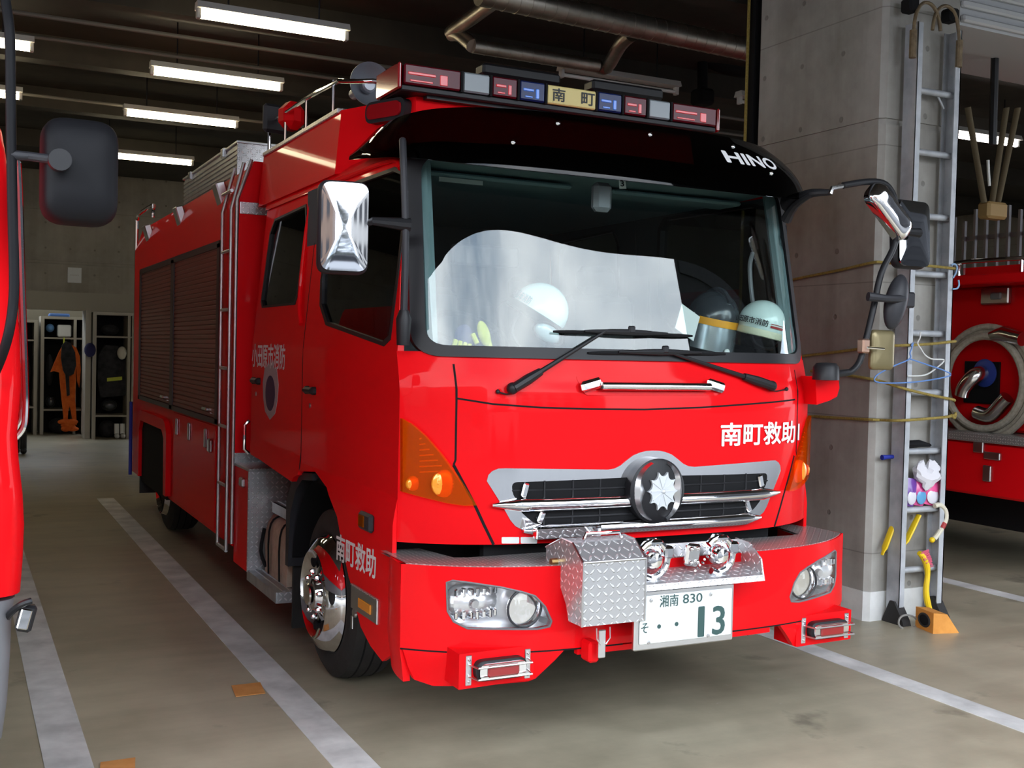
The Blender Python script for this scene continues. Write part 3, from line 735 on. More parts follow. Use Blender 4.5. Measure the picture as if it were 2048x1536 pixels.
for sg, side in SIDES:
    fd = sheet(FDOOR, SM(sg), .03, .07, [FW]).build('front_door', RED, T)
    rd = sheet(RDOOR, SM(sg), .03, .07, [RW]).build('rear_door', RED, T)
    fe = sheet(FEND, SM(sg), .02, .06).build('front_fender', RED, T)
    for dr, W_, nm in ((fd, FW, 'front'), (rd, RW, 'rear')):
        cx = sum(p[0] for p in W_)/len(W_); cz = sum(p[1] for p in W_)/len(W_)
        ins = [(cx+(a-cx)*.965, cz+(b-cz)*.965) for a, b in W_]; out = [(cx+(a-cx)*1.015, cz+(b-cz)*1.015) for a, b in W_]
        sheet(out, SM(sg, .004), .055, .07, [ins]).build('window_seal', BLK, dr)
        sheet(ins, SM(sg, -.012), .004, .12).build('window_glass', GLASSD, dr)
    for dr, W_, O_ in ((fd, FW, FDOOR), (rd, RW, RDOOR)): sheet([(min(max(a, .34), 2.95), min(b, 2.64)) for a, b in O_], SM(sg, -.034), .012, .09, [W_]).build('inner_trim', DASH, dr)
    g = MB(); jn = [(1.793, 1.08), (1.793, 1.5), (1.793, 2.0), (1.793, 2.67)]
    sheet([(1.789, 1.08), (1.798, 1.08), (1.798, 2.67), (1.789, 2.67)], SM(sg, .001), .003, .1, mb=g).build('door_gap', BLKM, fd)
    rb = MB()
    rb.tube([(sg*(xs(q, z)+.008), q, z) for q, z in ((1.86, 1.90), (1.93, 2.0), (1.955, 2.2), (1.95, 2.45), (1.90, 2.60), (1.78, 2.66), (1.2, 2.665), (.62, 2.655), (.50, 2.60))], .014, 8, 4)
    rb.build('rain_gutter', RED, rd)
    def handle(dr, y, z, ln=.15):
        h = MB(); X = sg*(xs(y, z)+.022)
        h.box((X, y, z), (.03, ln, .036), None, .012); h.box((X-sg*.012, y-ln*.42, z), (.04, .03, .044), None, .01); h.box((X-sg*.012, y+ln*.42, z), (.04, .03, .044), None, .01)
        hh = h.build('handle', BLK, dr)
        MB().lathe([(.014, -.004), (.014, .004), (.001, .005)], (sg*xs(y, z-.075), y+.03, z-.085), 'x', 12).build('key_lock', STEEL, dr)
    handle(fd, 1.60, 1.535); handle(rd, 2.82, 1.545)
    # amber side marker on the fender
    mk = MB().box((sg*(xs(.57, .97)+.012), .575, .968), (.03, .165, .085), None, .012).build('side_marker', GRYP, fe)
    MB().box((sg*(xs(.57, .97)+.022), .605, .968), (.02, .085, .062), None, .008).build('marker_lens', AMB, mk)
    # step plate let into the corner, with its amber reflector, and the key below
    sp = MB().box((sg*(xs(.6, .58)-.015), .60, .578), (.05, .37, .115), None, .004).build('corner_step', STEEL, fe)
    rf = MB().box((sg*(xs(.6, .58)+.012), .58, .572), (.006, .17, .045), None, .002).build('reflector', ORL, sp)
    MB().bx(sg*(xs(.6, .58)-.10), sg*(xs(.6, .58)+.011), .42, .785, .632, .638).build('step_tread', TREADF, sp)
    kl = MB().lathe([(.022, -.004), (.022, .008), (.012, .012), (.001, .012)], (sg*(xs(.8, .5)), .76, .498), 'x', 14)
    kl.box((sg*(xs(.8, .5)+.01), .76, .455), (.004, .02, .06)).build('key_lock', STEEL, fe)
    a = ONF(0, 0, lambda x, z: 0) if False else None
    if sg < 0:
        q0, q1 = AT(688, 1110, 0, -1.175), AT(774, 1110, 0, -1.175)
        text('南町救助', 1.045, .465, .715, .845, lambda a, b, t: (-(xs(a, b)+t), a, b+(.75-a)*.02), WHITE, fe, bold=.018)
        text('小田原市消防', 2.97, 2.16, 1.635, 1.785, lambda a, b, t: (-(xs(a, b)+t), a, b), WHITE, rd, bold=.015)
        C0 = (2.49, 1.50)
        sh_ = [(-.16, .10), (-.14, .145), (-.08, .14), (-.06, .185), (-.03, .15), (0, .19), (.03, .15), (.06, .185), (.08, .14), (.14, .145), (.16, .10), (.19, .04), (.17, -.06), (.12, -.14), (0, -.185), (-.12, -.14), (-.17, -.06), (-.19, .04)]
        cst = sheet([(C0[0]+a, C0[1]+b) for a, b in sh_], SM(sg, .002), .002, .06).build('crest', flat('pale_crest_vinyl', (.42, .38, .40), .5), rd)
        sheet(curve2([(C0[0]+.115*cos(k*pi/5), C0[1]-.02+.11*sin(k*pi/5)) for k in range(10)], 3), SM(sg, .003), .001, .06).build('crest_field', flat('dark_blue_vinyl', (.03, .015, .07), .5), cst)
    else:
        text('小田原市消防', 2.16, 2.97, 1.635, 1.785, lambda a, b, t: (xs(a, b)+t, a, b), WHITE, rd, bold=.015)

# ---- roof
def rprof(y):
    f = sst(.40, .75, y)
    return [(-1.083, 2.66), (-1.075, 2.69+.01*f), (-1.04, 2.715+.02*f), (-.95, 2.725+.03*f), (-.5, 2.735+.035*f), (0, 2.74+.035*f), (.5, 2.735+.035*f), (.95, 2.725+.03*f), (1.04, 2.715+.02*f), (1.075, 2.69+.01*f), (1.083, 2.66)]
rings = []
for y in (.40, .5, .62, .75, 1.2, 2.0, 2.98):
    rings.append([Vector((x, y+(.07 if y > 1 else 1)*0+(.144*abs(x)**4-.1)*(1-sst(.4, 1.2, y)), z)) for x, z in rprof(y)])
rf_ = MB(); rf_.loft(rings, cap=False, ring_closed=False); rf_.loft([rings[-1], [v-Vector((0, 0, 1.6*0)) for v in rings[-1]]], cap=False, ring_closed=False)
rf_.build('roof', RED, T)
MB().bx(-1.04, 1.04, 2.95, 2.985, 1.1, 2.72).build('rear_wall', DASH, T)
# raised fairing
fpl = [(-.838, .95), (.838, .95), (1.06, 1.47), (1.06, 3.14), (-1.06, 3.14), (-1.06, 1.47)]
rfm = MB(); fb = [(x*1.03, y-.06) if y < 1 else (x*1.03, y) for x, y in fpl]
rfm.loft([[Vector((x, y, 2.70)) for x, y in fb], [Vector((x, y, 3.045)) for x, y in fpl]])
rfo = rfm.build('roof_fairing', RED, T, 20)
for sg in (-1, 1):
    MB().bx(sg*1.075, sg*.9, 1.50, 3.12, 3.035, 3.062, .004).build('edge_tread', TREADF, rfo)
    o = MB(); e1, e2 = Vector((sg*.838, .95, 0)), Vector((sg*1.06, 1.47, 0)); dn = (e2-e1).normalized(); nn = Vector((dn.y, -dn.x, 0))*(1 if sg > 0 else -1)
    if nn.x*sg < 0: nn = -nn
    c = e1*.70+e2*.30+Vector((0, 0, 2.985))+nn*.022
    R_ = Matrix((dn, nn, Vector((0, 0, 1)))).transposed()
    ln = MB().prism(rounded([(-.145, -.055), (.145, -.055), (.145, .055), (-.145, .055)], .052, 6), 1, -.02, .035).xf(Matrix.Translation(c) @ R_.to_4x4()).build('side_flasher', BLK, rfo)
    MB().prism(rounded([(-.122, -.038), (.122, -.038), (.122, .038), (-.122, .038)], .036, 6), 1, .035, .047).xf(Matrix.Translation(c) @ R_.to_4x4()).build('flasher_lens', RLEND, ln)
    rl = MB(); X = sg*1.03
    rl.tube([(X, 3.12, 3.06), (X, 3.12, 3.24), (X, 2.95, 3.26), (X, 2.2, 3.26), (X, 1.62, 3.235), (X*.99, 1.50, 3.21), (X*.9, 1.36, 3.195), (X*.72, 1.30, 3.185)], .013, 10)
    for y in (2.72, 2.25, 1.72): rl.tube([(X, y, 3.05), (X, y, 3.26)], .010, 8); rl.lathe([(.035, 0), (.035, .012), (.02, .03), (.001, .032)], (X, y, 3.05), 'z', 12)
    rl.build('roof_rail', CHR, T)
# work light and siren horn on the roof
wl = MB().box(AT(583, 233, 0, -.98), (.15, .17, .18), Matrix.Rotation(.2, 3, 'Z'), .05).build('work_light', RED, T)
p = AT(563, 236, 0, -.98); MB().box(p+Vector((-.02, .06, 0)), (.19, .05, .19), Matrix.Rotation(.2, 3, 'Z'), .02).build('lamp_bezel', GRYP, wl)
MB().tube([p+Vector((.08, 0, -.1)), p+Vector((.08, 0, -.26))], .02, 8).build('bracket', BLK, wl)
p = AT(742, 168, 1, 1.62); hn = MB().lathe([(.03, .30), (.035, .2), (.06, .12), (.10, .04), (.118, 0), (.122, -.004), (.122, .006), (.10, .03), (.055, .07), (.04, .075), (.04, .03), (.03, .02), (.001, .018)], p, 'y', 32)
hn.build('siren_horn', flat('horn_grey', (.33, .35, .39), .35, .5), T)
for (a, b), y in ((((958, 140), (1113, 163)), 1.7), (((1176, 172), (1318, 193)), 1.7)):
    A, B = AT(*a, 1, y), AT(*b, 1, y); bx_ = MB().bx(A.x, B.x, y-.06, y+.06, A.z-.035, A.z+.035, .015)
    bx_.build('roof_bar', BLK, T); 
    bx_ = MB()
    for q in (.25, .75): bx_.tube([(A.x+(B.x-A.x)*q, y, 3.04), (A.x+(B.x-A.x)*q, y, A.z-.03)], .015, 8)
    bx_.build('bar_bracket', BLK, T)

# ---- light bar
lb = MB().bx(-.955, .955, .86, 1.17, 3.045, 3.075, .006).build('light_bar', BLK, T)
LBX = [-.951, -.634, -.472, -.315, -.153, .155, .32, .48, .637, .951]
kinds = [(RLENS, GLOWR, 'red'), (CLENS, LAMPW, 'frosted'), (RLENS, GLOWR, 'red'), (BLENS, GLOWB, 'blue'), None, (BLENS, GLOWB, 'blue'), (RLENS, GLOWR, 'red'), (CLENS, LAMPW, 'frosted'), (RLENS, GLOWR, 'red')]
for i, k in enumerate(kinds):
    x0, x1 = LBX[i]+.006, LBX[i+1]-.006
    if k is None:
        s_ = MB().bx(x0, x1, .842, 1.15, 3.075, 3.172, .006).build('name_sign', SIGNY, lb)
        f_ = lambda a, b, t: (a, .842-t, b)
        text('南', x0+.03, x0+.105, 3.092, 3.158, f_, BLACKV, s_, bold=.018); text('町', x0+.185+.02, x0+.27+.015, 3.092, 3.156, f_, BLACKV, s_, bold=.018)
        continue
    ln = MB().bx(x0, x1, .842, 1.16, 3.075, 3.175, .008).build(k[2]+'_lens', k[0], lb)
    lab(ln, k[2]+' lens section')
    if k[2] != 'frosted':
        r_ = MB()
        r_.bx(x0+.02, x0+(x1-x0)*.55, .839, .845, 3.122, 3.137, .003); r_.bx(x0+(x1-x0)*.62, x0+(x1-x0)*.76, .839, .845, 3.088, 3.14, .004); r_.bx(x0+.03, x0+(x1-x0)*.5, .839, .845, 3.09, 3.099, .002)
        r_.build('reflector', k[1], ln)
for x in LBX[1:-1]: MB().bx(x-.006, x+.006, .84, 1.16, 3.07, 3.176).build('divider', BLKM, lb)
for sg in (-1, 1): MB().bx(sg*.955, sg*.975, .845, 1.17, 3.05, 3.18, .008).build('end_cap', RLEND, lb)
MB().bx(-.8, .8, .90, 1.12, 3.03, 3.05).build('foot', BLK, lb)

# ---- bumper
def ends(x): return x
def bumper_strip(z0, z1, off=0, X=1.205): 
    return [(-X, z0), (X, z0), (X, z1), (-X, z1)]
HL = P2([(893, 1165), (905, 1161), (938, 1165), (1000, 1174), (1045, 1184), (1070, 1192), (1090, 1213), (1103, 1242), (1099, 1253), (1075, 1258), (1000, 1258), (935, 1257), (907, 1243), (895, 1222)], yb)
HR = [(-a, b) for a, b in HL]
BW = 1.222
bm_ = sheet([(-BW, .52), (BW, .52), (BW, .872), (-BW, .872)], FM(yb), .03, .05, [HL, HR]).build('bumper', RED, T, 30)
sk = []
SKL = [(-BW+.01, .512), (-.50, .512), (-.585, .512), (-.70, .395), (-.73, .385), (-1.10, .365), (-1.165, .385), (-1.19, .44)]
for sg in (-1, 1):
    o = [(sg*-a, b) for a, b in SKL]
    sheet(o, FM(lambda x, z: yb(x, z)+.02*sst(.5, .38, z), -.004), .03, .05).build('bumper_skirt', RED, bm_)
    # wrap-round side of the bumper
    sd = MB(); N = 10; rings = []
    for i in range(N+1):
        t = i/N; y = yb(BW, .7)+t*(.30-yb(BW, .7)); x = sg*(BW-.045*t*t)
        z0 = .385+.0*t; rings.append([Vector((x, y, .872-.0*t)), Vector((x, y, .52)), Vector((x-sg*.012, y, .44)), Vector((x-sg*.02, y, .372)), Vector((x-sg*.05, y, .372)), Vector((x-sg*.04, y, .872))])
    sd.loft(rings); sd.build('bumper_end', RED, bm_)
    g = MB(); sheet([(sg*BW*.998, .512), (sg*.3, .512), (sg*.3, .520), (sg*BW*.998, .520)], FM(yb, -.004), .004, .05, mb=g); g.build('bumper_seam', BLKM, bm_)
sheet([(-.52, .488), (.52, .488), (.52, .512), (-.52, .512)], FM(yb, -.006), .03, .06).build('bumper_lip', RED, bm_)
# tread plate top
xsA = [-BW+.02+i*(2*BW-.04)/40 for i in range(41)]
top = MB(); fr = [Vector((x, yb(x, .872)+.012, .875)) for x in xsA]; bk = [Vector((x, max(.06, yb(x, .872)+.22) if abs(x) < 1.0 else .34, .875)) for x in xsA]
top.loft([fr, bk], cap=False, ring_closed=False); top.loft([[v-Vector((0, 0, .01)) for v in fr], [v-Vector((0, 0, .01)) for v in bk]], cap=False, ring_closed=False)
top.loft([fr, [v-Vector((0, 0, .01)) for v in fr]], cap=False, ring_closed=False)
top.build('tread_top', TREADF, bm_)
MB().bx(-.80, .80, .12, .16, .45, .94).build('dark_backing', BLKM, bm_); MB().bx(-1.1, 1.1, .40, .44, .45, 1.2).build('dark_backing', BLKM, bm_)
# headlamps
for sg, O in ((-1, HL), (1, HR)):
    hd = sheet(O, FM(yb, -.10), .01, .04).build('headlamp', LAMPR, bm_)
    m = MB()
    n_ = len(O); O2 = dense(O, .03)
    fr = [Vector((a, yb(a, b)+.004, b)) for a, b in O2]; bk = [Vector((a, yb(a, b)+.10, b)) for a, b in O2]
    m.loft([fr+[fr[0]], bk+[bk[0]]], cap=False, ring_closed=False).build('lamp_well', LAMPR, hd)
    c1 = ONF(1052, 1218, yb); x = sg*-c1.x; y = yb(x, c1.z)
    MB().lathe([(.078, .012), (.082, .0), (.078, -.004), (.072, .004), (.065, .035), (.04, .06), (.012, .066), (.011, .04), (.001, .036)], (x, y+.02, c1.z), 'y', 32).build('round_reflector', CHR, hd)
    MB().lathe([(.076, .008), (.07, -.006), (.05, -.016), (.02, -.021), (.001, -.022)], (x, y+.018, c1.z), 'y', 28).build('round_glass', CLEAR, hd)
    c2 = ONF(962, 1210, yb); x = sg*-c2.x; y = yb(x, c2.z)
    m = MB().ball((x, y+.105, c2.z), (.128, .075, .080), 28, 16); m.build('main_reflector', LAMPR, hd, 12)
    m = MB()
    for k in range(7):
        for q in (1, -1): m.box((x+(k-3)*.030, y+.035+abs(k-3)*.006, c2.z+q*.048), (.015, .03, .032+.006*(k % 2)), Matrix.Rotation(.35*(k % 3-1), 3, 'Z'), .004)
    m.build('facets', CHR, hd)
    MB().lathe([(.022, .03), (.022, -.02), (.016, -.03), (.001, -.03)], (x-.02, y+.045, c2.z), 'y', 18).build('bulb_cap', STEEL, hd)
    sheet(O, FM(yb, .001), .004, .05, bulge=lambda a, b: .006).build('headlamp_glass', CLEAR, hd)
    m = MB()
    m.tube([(xx, yy+.012, zz) for xx, yy, zz in [(sg*-c1.x+.079*cos(q), yb(sg*-c1.x, c1.z), c1.z+.079*sin(q)) for q in [2*pi*k/30 for k in range(30)]]], .005, 6, 0, False, True)
    m.build('dark_bezel', GRYP, hd)
    ins = dense(O, .03); g = MB(); g.tube([(a, yb(a, b)-.001, b) for a, b in ins], .0045, 6, 0, False, True); g.build('lamp_seal', MIDG, hd)
    # red flasher in a wire guard on the skirt
    if sg < 0: xa, xb = -1.03, -.735
    else: xa, xb = .735, 1.03
    yc = -.215; zc = .468
    bs = MB().prism([(xa-.03, zc-.075), (xb+.02, zc-.07), (xb+.02, zc+.075), (xa-.03, zc+.07)], 1, yc-.005, -.06).build('flasher_base', RED, bm_)
    xm = (xa+xb)/2
    fl = MB().prism(rounded([(xm-.115, zc-.042), (xm+.115, zc-.042), (xm+.115, zc+.042), (xm-.115, zc+.042)], .04, 6), 1, yc-.04, yc-.004).build('front_flasher', BLK, bm_)
    MB().prism(rounded([(xm-.106, zc-.034), (xm+.106, zc-.034), (xm+.106, zc+.034), (xm-.106, zc+.034)], .032, 6), 1, yc-.055, yc-.038).build('flasher_bezel', CHR, fl)
    MB().bx(xm-.072, xm+.072, yc-.064, yc-.05, zc-.024, zc+.024, .008).build('flasher_lens', RLEND, fl)
    for xx in (xa+.012, xb-.012):
        m = MB().bx(xx-.013, xx+.013, yc-.010, yc-.004, zc-.062, zc+.062, .002)
        for q in (-1, 1): m.ball((xx, yc-.012, zc+q*.045), .006, 8, 6)
        m.build('guard_plate', STEEL, bs)
    for q in (-1, 1): MB().tube([(xa+.012, yc-.01, zc+q*.024), (xa+.025, yc-.075, zc+q*.024), (xb-.025, yc-.075, zc+q*.024), (xb-.012, yc-.01, zc+q*.024)], .004, 6).build('guard_wire', STEEL, bs)
# tread box over the winch
bxy = -.42
def at_y(px, py): p = AT(px, py, 1, bxy); return p
A, B = at_y(1174, 1133), at_y(1283, 1116); zb0 = at_y(1172, 1262).z
x0, x1 = -.605, -.30
prof = [(-.42, .655), (-.42, .918), (-.33, .985), (-.24, .99), (-.10, .93), (-.10, .86), (-.22, .80), (-.285, .72), (-.31, .655)]
wb = MB(); pr = [(y, z) for y, z in prof]
wb.prism(pr, 0, x0, x1); box = wb.build('winch_box', TREAD, T, 20)
ed = MB()
for a, b in zip(pr[:4], pr[1:5]):
    for x in (x0, x1): ed.tube([(x, a[0], a[1]), (x, b[0], b[1])], .005, 6)
ed.tube([(x0, -.42, .918), (x1, -.42, .918)], .005, 6); ed.build('box_edge', STEEL, box)
MB().tube([(x0+.07, -.30, .99), (x0+.08, -.30, 1.015), (x1-.06, -.30, 1.015), (x1-.05, -.30, .99)], .008, 8).build('box_handle', CHR, box)
MB().tube([(x0-.03, -.2, .885), (x0+.02, -.2, .885)], .015, 8).build('hinge_pin', flat('brass', (.45, .30, .12), .35, 1), box)
la = MB().bx(-.49, -.455, -.37, -.36, .50, .62, .004).build('latch', STEEL, box)
w_ = MB()
for q in (-.505, -.44): w_.tube([(q, -.372, .63), (q, -.376, .585), (-.472+(q+.472)*.4, -.375, .56)], .003, 6)
w_.build('latch_wire', STEEL, la)
MB().bx(-.51, -.46, -.33, -.25, .47, .56, .01).build('latch_tab', RED, box)
MB().bx(-.63, -.30, -.06, -.02, .955, 1.005, .004).build('cable_guide', CHR, T)
# tread shelf with tow shackles
shp = [(-.41, .775), (-.40, .80), (-.24, .835), (-.215, .93), (-.205, .93), (-.225, .82), (-.39, .785)]
shm = MB().prism(shp, 0, -.30, .345)
shf = shm.build('tow_shelf', TREAD, T, 20)
MB().prism([(-.41, .775), (-.385, .87), (-.30, .93), (-.20, .935), (-.20, .84)], 0, .338, .346).build('shelf_end', TREAD, shf)
def shackle(px, py, y):
    c = AT(px, py, 1, y)
    s_ = MB().lathe([(.001, -.055), (.03, -.05), (.042, -.03), (.045, 0), (.03, .03), (.001, .05)], c, 'y', 20).build('tow_coupling', CHR, shf)
    m = MB(); m.tube([c+Vector((.075*cos(a), -.02+.0*a, .078*sin(a))) for a in [radians(-120+k*20) for k in range(14)]], .016, 10); m.build('coupling_ring', CHR, s_)
    MB().box(c+Vector((.01, -.01, .075)), (.06, .07, .028), None, .01).build('coupling_latch', CHR, s_)
    MB().box(c+Vector((.075, -.02, .03)), (.045, .05, .055), None, .01).build('coupling_clip', CHR, s_)
    m = MB(); 
    for k in range(6): m.tube([c+Vector((-.05-.012*k, -.01+.006*(k % 2), -.01-.012*k+.0*k)), c+Vector((-.062-.012*k, -.016, -.004-.012*k))], .005, 6)
    m.build('chain', CHR2, s_)
    m = MB().box(c+Vector((-.115, .02, 0)), (.075, .03, .10), Matrix.Rotation(.15, 3, 'Y'), .01); m.build('coupling_plate', CHR2, s_)
    m = MB()
    for dx, dz in ((-.135, .03), (-.135, -.03), (-.10, .03), (-.10, -.03)): m.ball(c+Vector((dx, -.0, dz)), .011, 8, 6)
    m.build('bolt', CHR2, s_)
shackle(1300, 1118, -.33); shackle(1432, 1108, -.33)
# licence plate
def pl_(px, py): p = AT(px, py, 1, -.40); return p
xa, xb, za, zb_ = -.335, .185, .520, .775
R0 = Matrix.Rotation(0, 3, 'X')
fr = MB().bx(xa, xb, -.40, -.375, za, zb_, .006).build('licence_plate_frame', STEEL, T)
lp = MB().bx(xa+.022, xb-.018, -.409, -.398, za+.028, zb_-.02, .004)
lpo = lp.build('licence_plate', flat('plate_white', (.80, .84, .84), .4), fr)
GRN = flat('plate_green', (.035, .085, .08), .5)
fpz = lambda a, b, t: (a, -.409-t, b)
def prect(pa, pb): a, b = AT(*pa, 1, -.409), AT(*pb, 1, -.409); return a.x, b.x, b.z, a.z
def ptxt(s, pa, pb, **k):
    a, b = AT(*pa, 1, -.409), AT(*pb, 1, -.409); text(s, a.x, b.x, min(a.z, b.z), max(a.z, b.z), fpz, GRN, lpo, **k)
def pbox(s, cx, cy, wpx, hpx, **k):
    c = AT(cx, cy, 1, -.409); dep = (c-CAM).dot(CF)/FPX; W_ = wpx*dep/.893; H_ = hpx*dep; text(s, c.x-W_/2, c.x+W_/2, c.z-H_/2, c.z+H_/2, fpz, GRN, lpo, **k)
pbox('湘南', 1338, 1201, 40, 24, bold=.005); pbox('830', 1385, 1196, 42, 18, bold=.006)
pbox('1', 1402, 1243, 11, 59, bold=.015); pbox('3', 1437, 1240, 26, 56, bold=.015); pbox('そ', 1289, 1256, 15, 20, bold=.004)
for cx, cy in ((1318, 1253), (1353, 1248)):
    c = AT(cx, cy, 1, -.409); MB().lathe([(.0095, 0), (.0095, -.0015), (.0005, -.0018)], c, 'y', 16).build('plate_dot', GRN, lpo)
for cx, cy in ((1302, 1201), (1421, 1189), (1297, 1285), (1416, 1271)):
    c = AT(cx, cy, 1, -.409); MB().lathe([(.0085, 0), (.007, -.004), (.0005, -.005)], c, 'y', 12).build('plate_bolt', STEEL, lpo)
MB().tube([(.62, .05, .5), (.55, -.05, .43), (.48, -.1, .50), (.40, -.05, .43), (.30, 0, .5)], .009, 8, 5).build('air_hose', BLKM, T)

# ---- wipers
for piv, joint, b0, b1 in (((1027, 777), (1213, 661), (1108, 663), (1386, 672)), ((1546, 772), (1330, 702), (1177, 706), (1452, 708))):
    wo = lambda x, z: (yf(x, z) if z < 1.755 else yw(x, z))-.035
    p, j = ONF(*piv, wo), ONF(*joint, wo); q0, q1 = ONF(*b0, lambda x, z: yw(x, z)-.022), ONF(*b1, lambda x, z: yw(x, z)-.022)
    m_ = p*.72+j*.28
    ar = MB().tube([p, p*.85+j*.15, m_], [.022, .024, .018], 10); ar.ball(p+Vector((0, .01, 0)), .027, 12, 8)
    wp = ar.build('wiper', BLK, T)
    MB().tube([m_, p*.4+j*.6, j], [.012, .010, .007], 8).build('wiper_arm', BLK, wp)
    c = (q0+q1)/2; pth = [q0*(1-t)+q1*t for t in [k/10 for k in range(11)]]; pth = [ONF_ for ONF_ in pth]
    pth = [Vector((v.x, yw(v.x, v.z)-.016, v.z)) for v in pth]
    bl_ = MB().tube(pth, [.005]+[.009]*9+[.005], 8).build('wiper_blade', BLKM, wp)
    cl = MB().tube(pth[2:9], [.006, .010, .014, .016, .014, .010, .006], 8); cl.v = [(x, y-.012, z+.006) for x, y, z in cl.v]; cl.box(pth[5]+Vector((.02, -.02, .02)), (.035, .02, .035), None, .006); cl.build('blade_bridge', BLK, wp)
    n0 = ONF(piv[0]-33 if piv[0] < 1200 else piv[0]+25, piv[1]+6, yf); nz_ = MB().ball(n0+Vector((0, -.008, 0)), .010, 10, 8); nz_.tube([n0+Vector((0, -.008, 0)), p*.6+n0*.4+Vector((0, .01, -.02)), p+Vector((0, .01, -.02))], .0035, 6, 3); nz_.build('washer_nozzle', BLK, wp)

# ---- equipment body behind the cab
XB = -1.20
Y0, Y1 = 3.27, 8.05
by = [(-1.20, .40), (1.20, .40), (1.20, 2.74), (1.12, 2.98), (-1.12, 2.98), (-1.20, 2.74)]
bo = MB().loft([[Vector((x, Y0, z)) for x, z in by], [Vector((x, Y1, z)) for x, z in by]]).build('equipment_body', RED, T, 20)
# wing column beside the side ladder
MB().prism([(-1.205, .98), (-.95, .98), (-.95, 3.02), (-1.10, 3.02), (-1.195, 2.76)], 1, 3.245, 3.30).build('front_column', RED, bo)
ct = MB()
for a, b in (((-1.208, .42), (-1.208, 2.75)), ((-1.208, 2.75), (-1.115, 3.03))): ct.tube([(a[0], 3.25, a[1]), (b[0], 3.25, b[1])], .012, 8)
ct.build('column_trim', ALU, bo)
MB().bx(-1.19, -.98, 3.236, 3.246, 2.66, 2.74, .002).build('column_tread', TREAD, bo)
for sg in (-1, 1):
    X = sg*1.2
    for ya, yb_, nm in ((3.83, 5.60, 'roller_shutter'), (5.74, 7.50, 'roller_shutter')):
        prof = []; z = 1.235
        while z < 2.47: prof += [(0, z), (.007, z+.006), (.007, z+.028), (0, z+.034)]; z += .036
        r = MB(); r.loft([[Vector((X+sg*(d+.001), ya, z)) for d, z in prof], [Vector((X+sg*(d+.001), yb_, z)) for d, z in prof]], cap=False, ring_closed=False)
        sh_ = r.build(nm, flat('shutter_red', (.20, .030, .018), .42, 0, .1, .3) if sg < 0 and ya < 4 else bpy.data.materials['shutter_red'], bo)
        MB().bx(X+sg*.004, X+sg*.03, ya+.25, ya+.42, 1.275, 1.30, .005).build('shutter_handle', CHR, sh_)
    fm = MB()
    for ya, yb_ in ((3.75, 3.83), (5.60, 5.74), (7.50, 7.58)): fm.bx(X, X+sg*.018, ya, yb_, 1.2, 2.50)
    fm.bx(X, X+sg*.018, 3.75, 7.58, 2.47, 2.52); fm.bx(X, X+sg*.018, 3.75, 7.58, 1.195, 1.235); fm.build('shutter_frame', flat('dark_frame', (.05, .02, .02), .5) if sg < 0 else bpy.data.materials['dark_frame'], bo)
    dr = MB().bx(X-sg*.01, X+sg*.012, 3.8, 5.55, .43, 1.18, .004).build('drop_panel', RED, bo)
    for y in (4.1, 4.75, 5.3): MB().bx(X+sg*.01, X+sg*.03, y, y+.05, 1.0, 1.14, .006).build('panel_hinge', STEEL, dr)
    h = MB(); h.bx(X+sg*.01, X+sg*.04, 3.9, 3.98, .98, 1.08, .01); h.build('panel_latch', STEEL, dr)
    # rear wheel arch
    ar = MB().prism([(5.70, .43), (5.70, .98), (5.78, 1.07), (5.90, 1.10), (7.2, 1.10), (7.34, 1.04), (7.40, .9), (7.40, .43), (7.30, .43), (7.30, .9), (7.2, 1.0), (5.95, 1.0), (5.84, .93), (5.82, .43)], 0, X, X+sg*.045)
    ar.build('arch_lip', RED, bo)
    MB().bx(X-sg*.3, X+sg*.012, 5.82, 7.30, .38, 1.0).build('arch_well', BLKM, bo)
    MB().bx(X-sg*.25, X+sg*.02, 7.36, 7.38, .25, .80).build('mudflap', RUB, bo)
    for y in (3.95, 5.6, 7.35):
        m = MB().box((X-sg*.035, y, 2.86), (.07, .16, .20), Matrix.Rotation(sg*.3, 3, 'Y'), .01).build('corner_lamp', STEEL, bo)
    MB().tube([(X*.985, 7.0, 3.0), (X*.985, 7.0, 3.08), (X*.985, 7.05, 3.12), (X*.985, 7.9, 3.12), (X*.985, 8.02, 3.08), (X*.985, 8.07, 2.9), (X*.985, 8.07, 1.3)], .02, 8, 3).build('rear_rail', CHR, bo)
    # side ladder
    la = thing_ = MB()
    for y in (3.34, 3.62): la.tube([(X+sg*.025, y, .36), (X+sg*.025, y, 2.70), (X-sg*.055, y, 3.02)], .013, 8)
    la.tube([(X+sg*.025, 3.34, .36), (X+sg*.025, 3.62, .36)], .013, 8)
    lo_ = la.build('side_ladder', ALU, bo)
    for k in range(6): MB().tube([(X+sg*.025, 3.34, .80+k*.405), (X+sg*.025, 3.62, .80+k*.405)], .012, 8).build('rung', ALU, lo_)
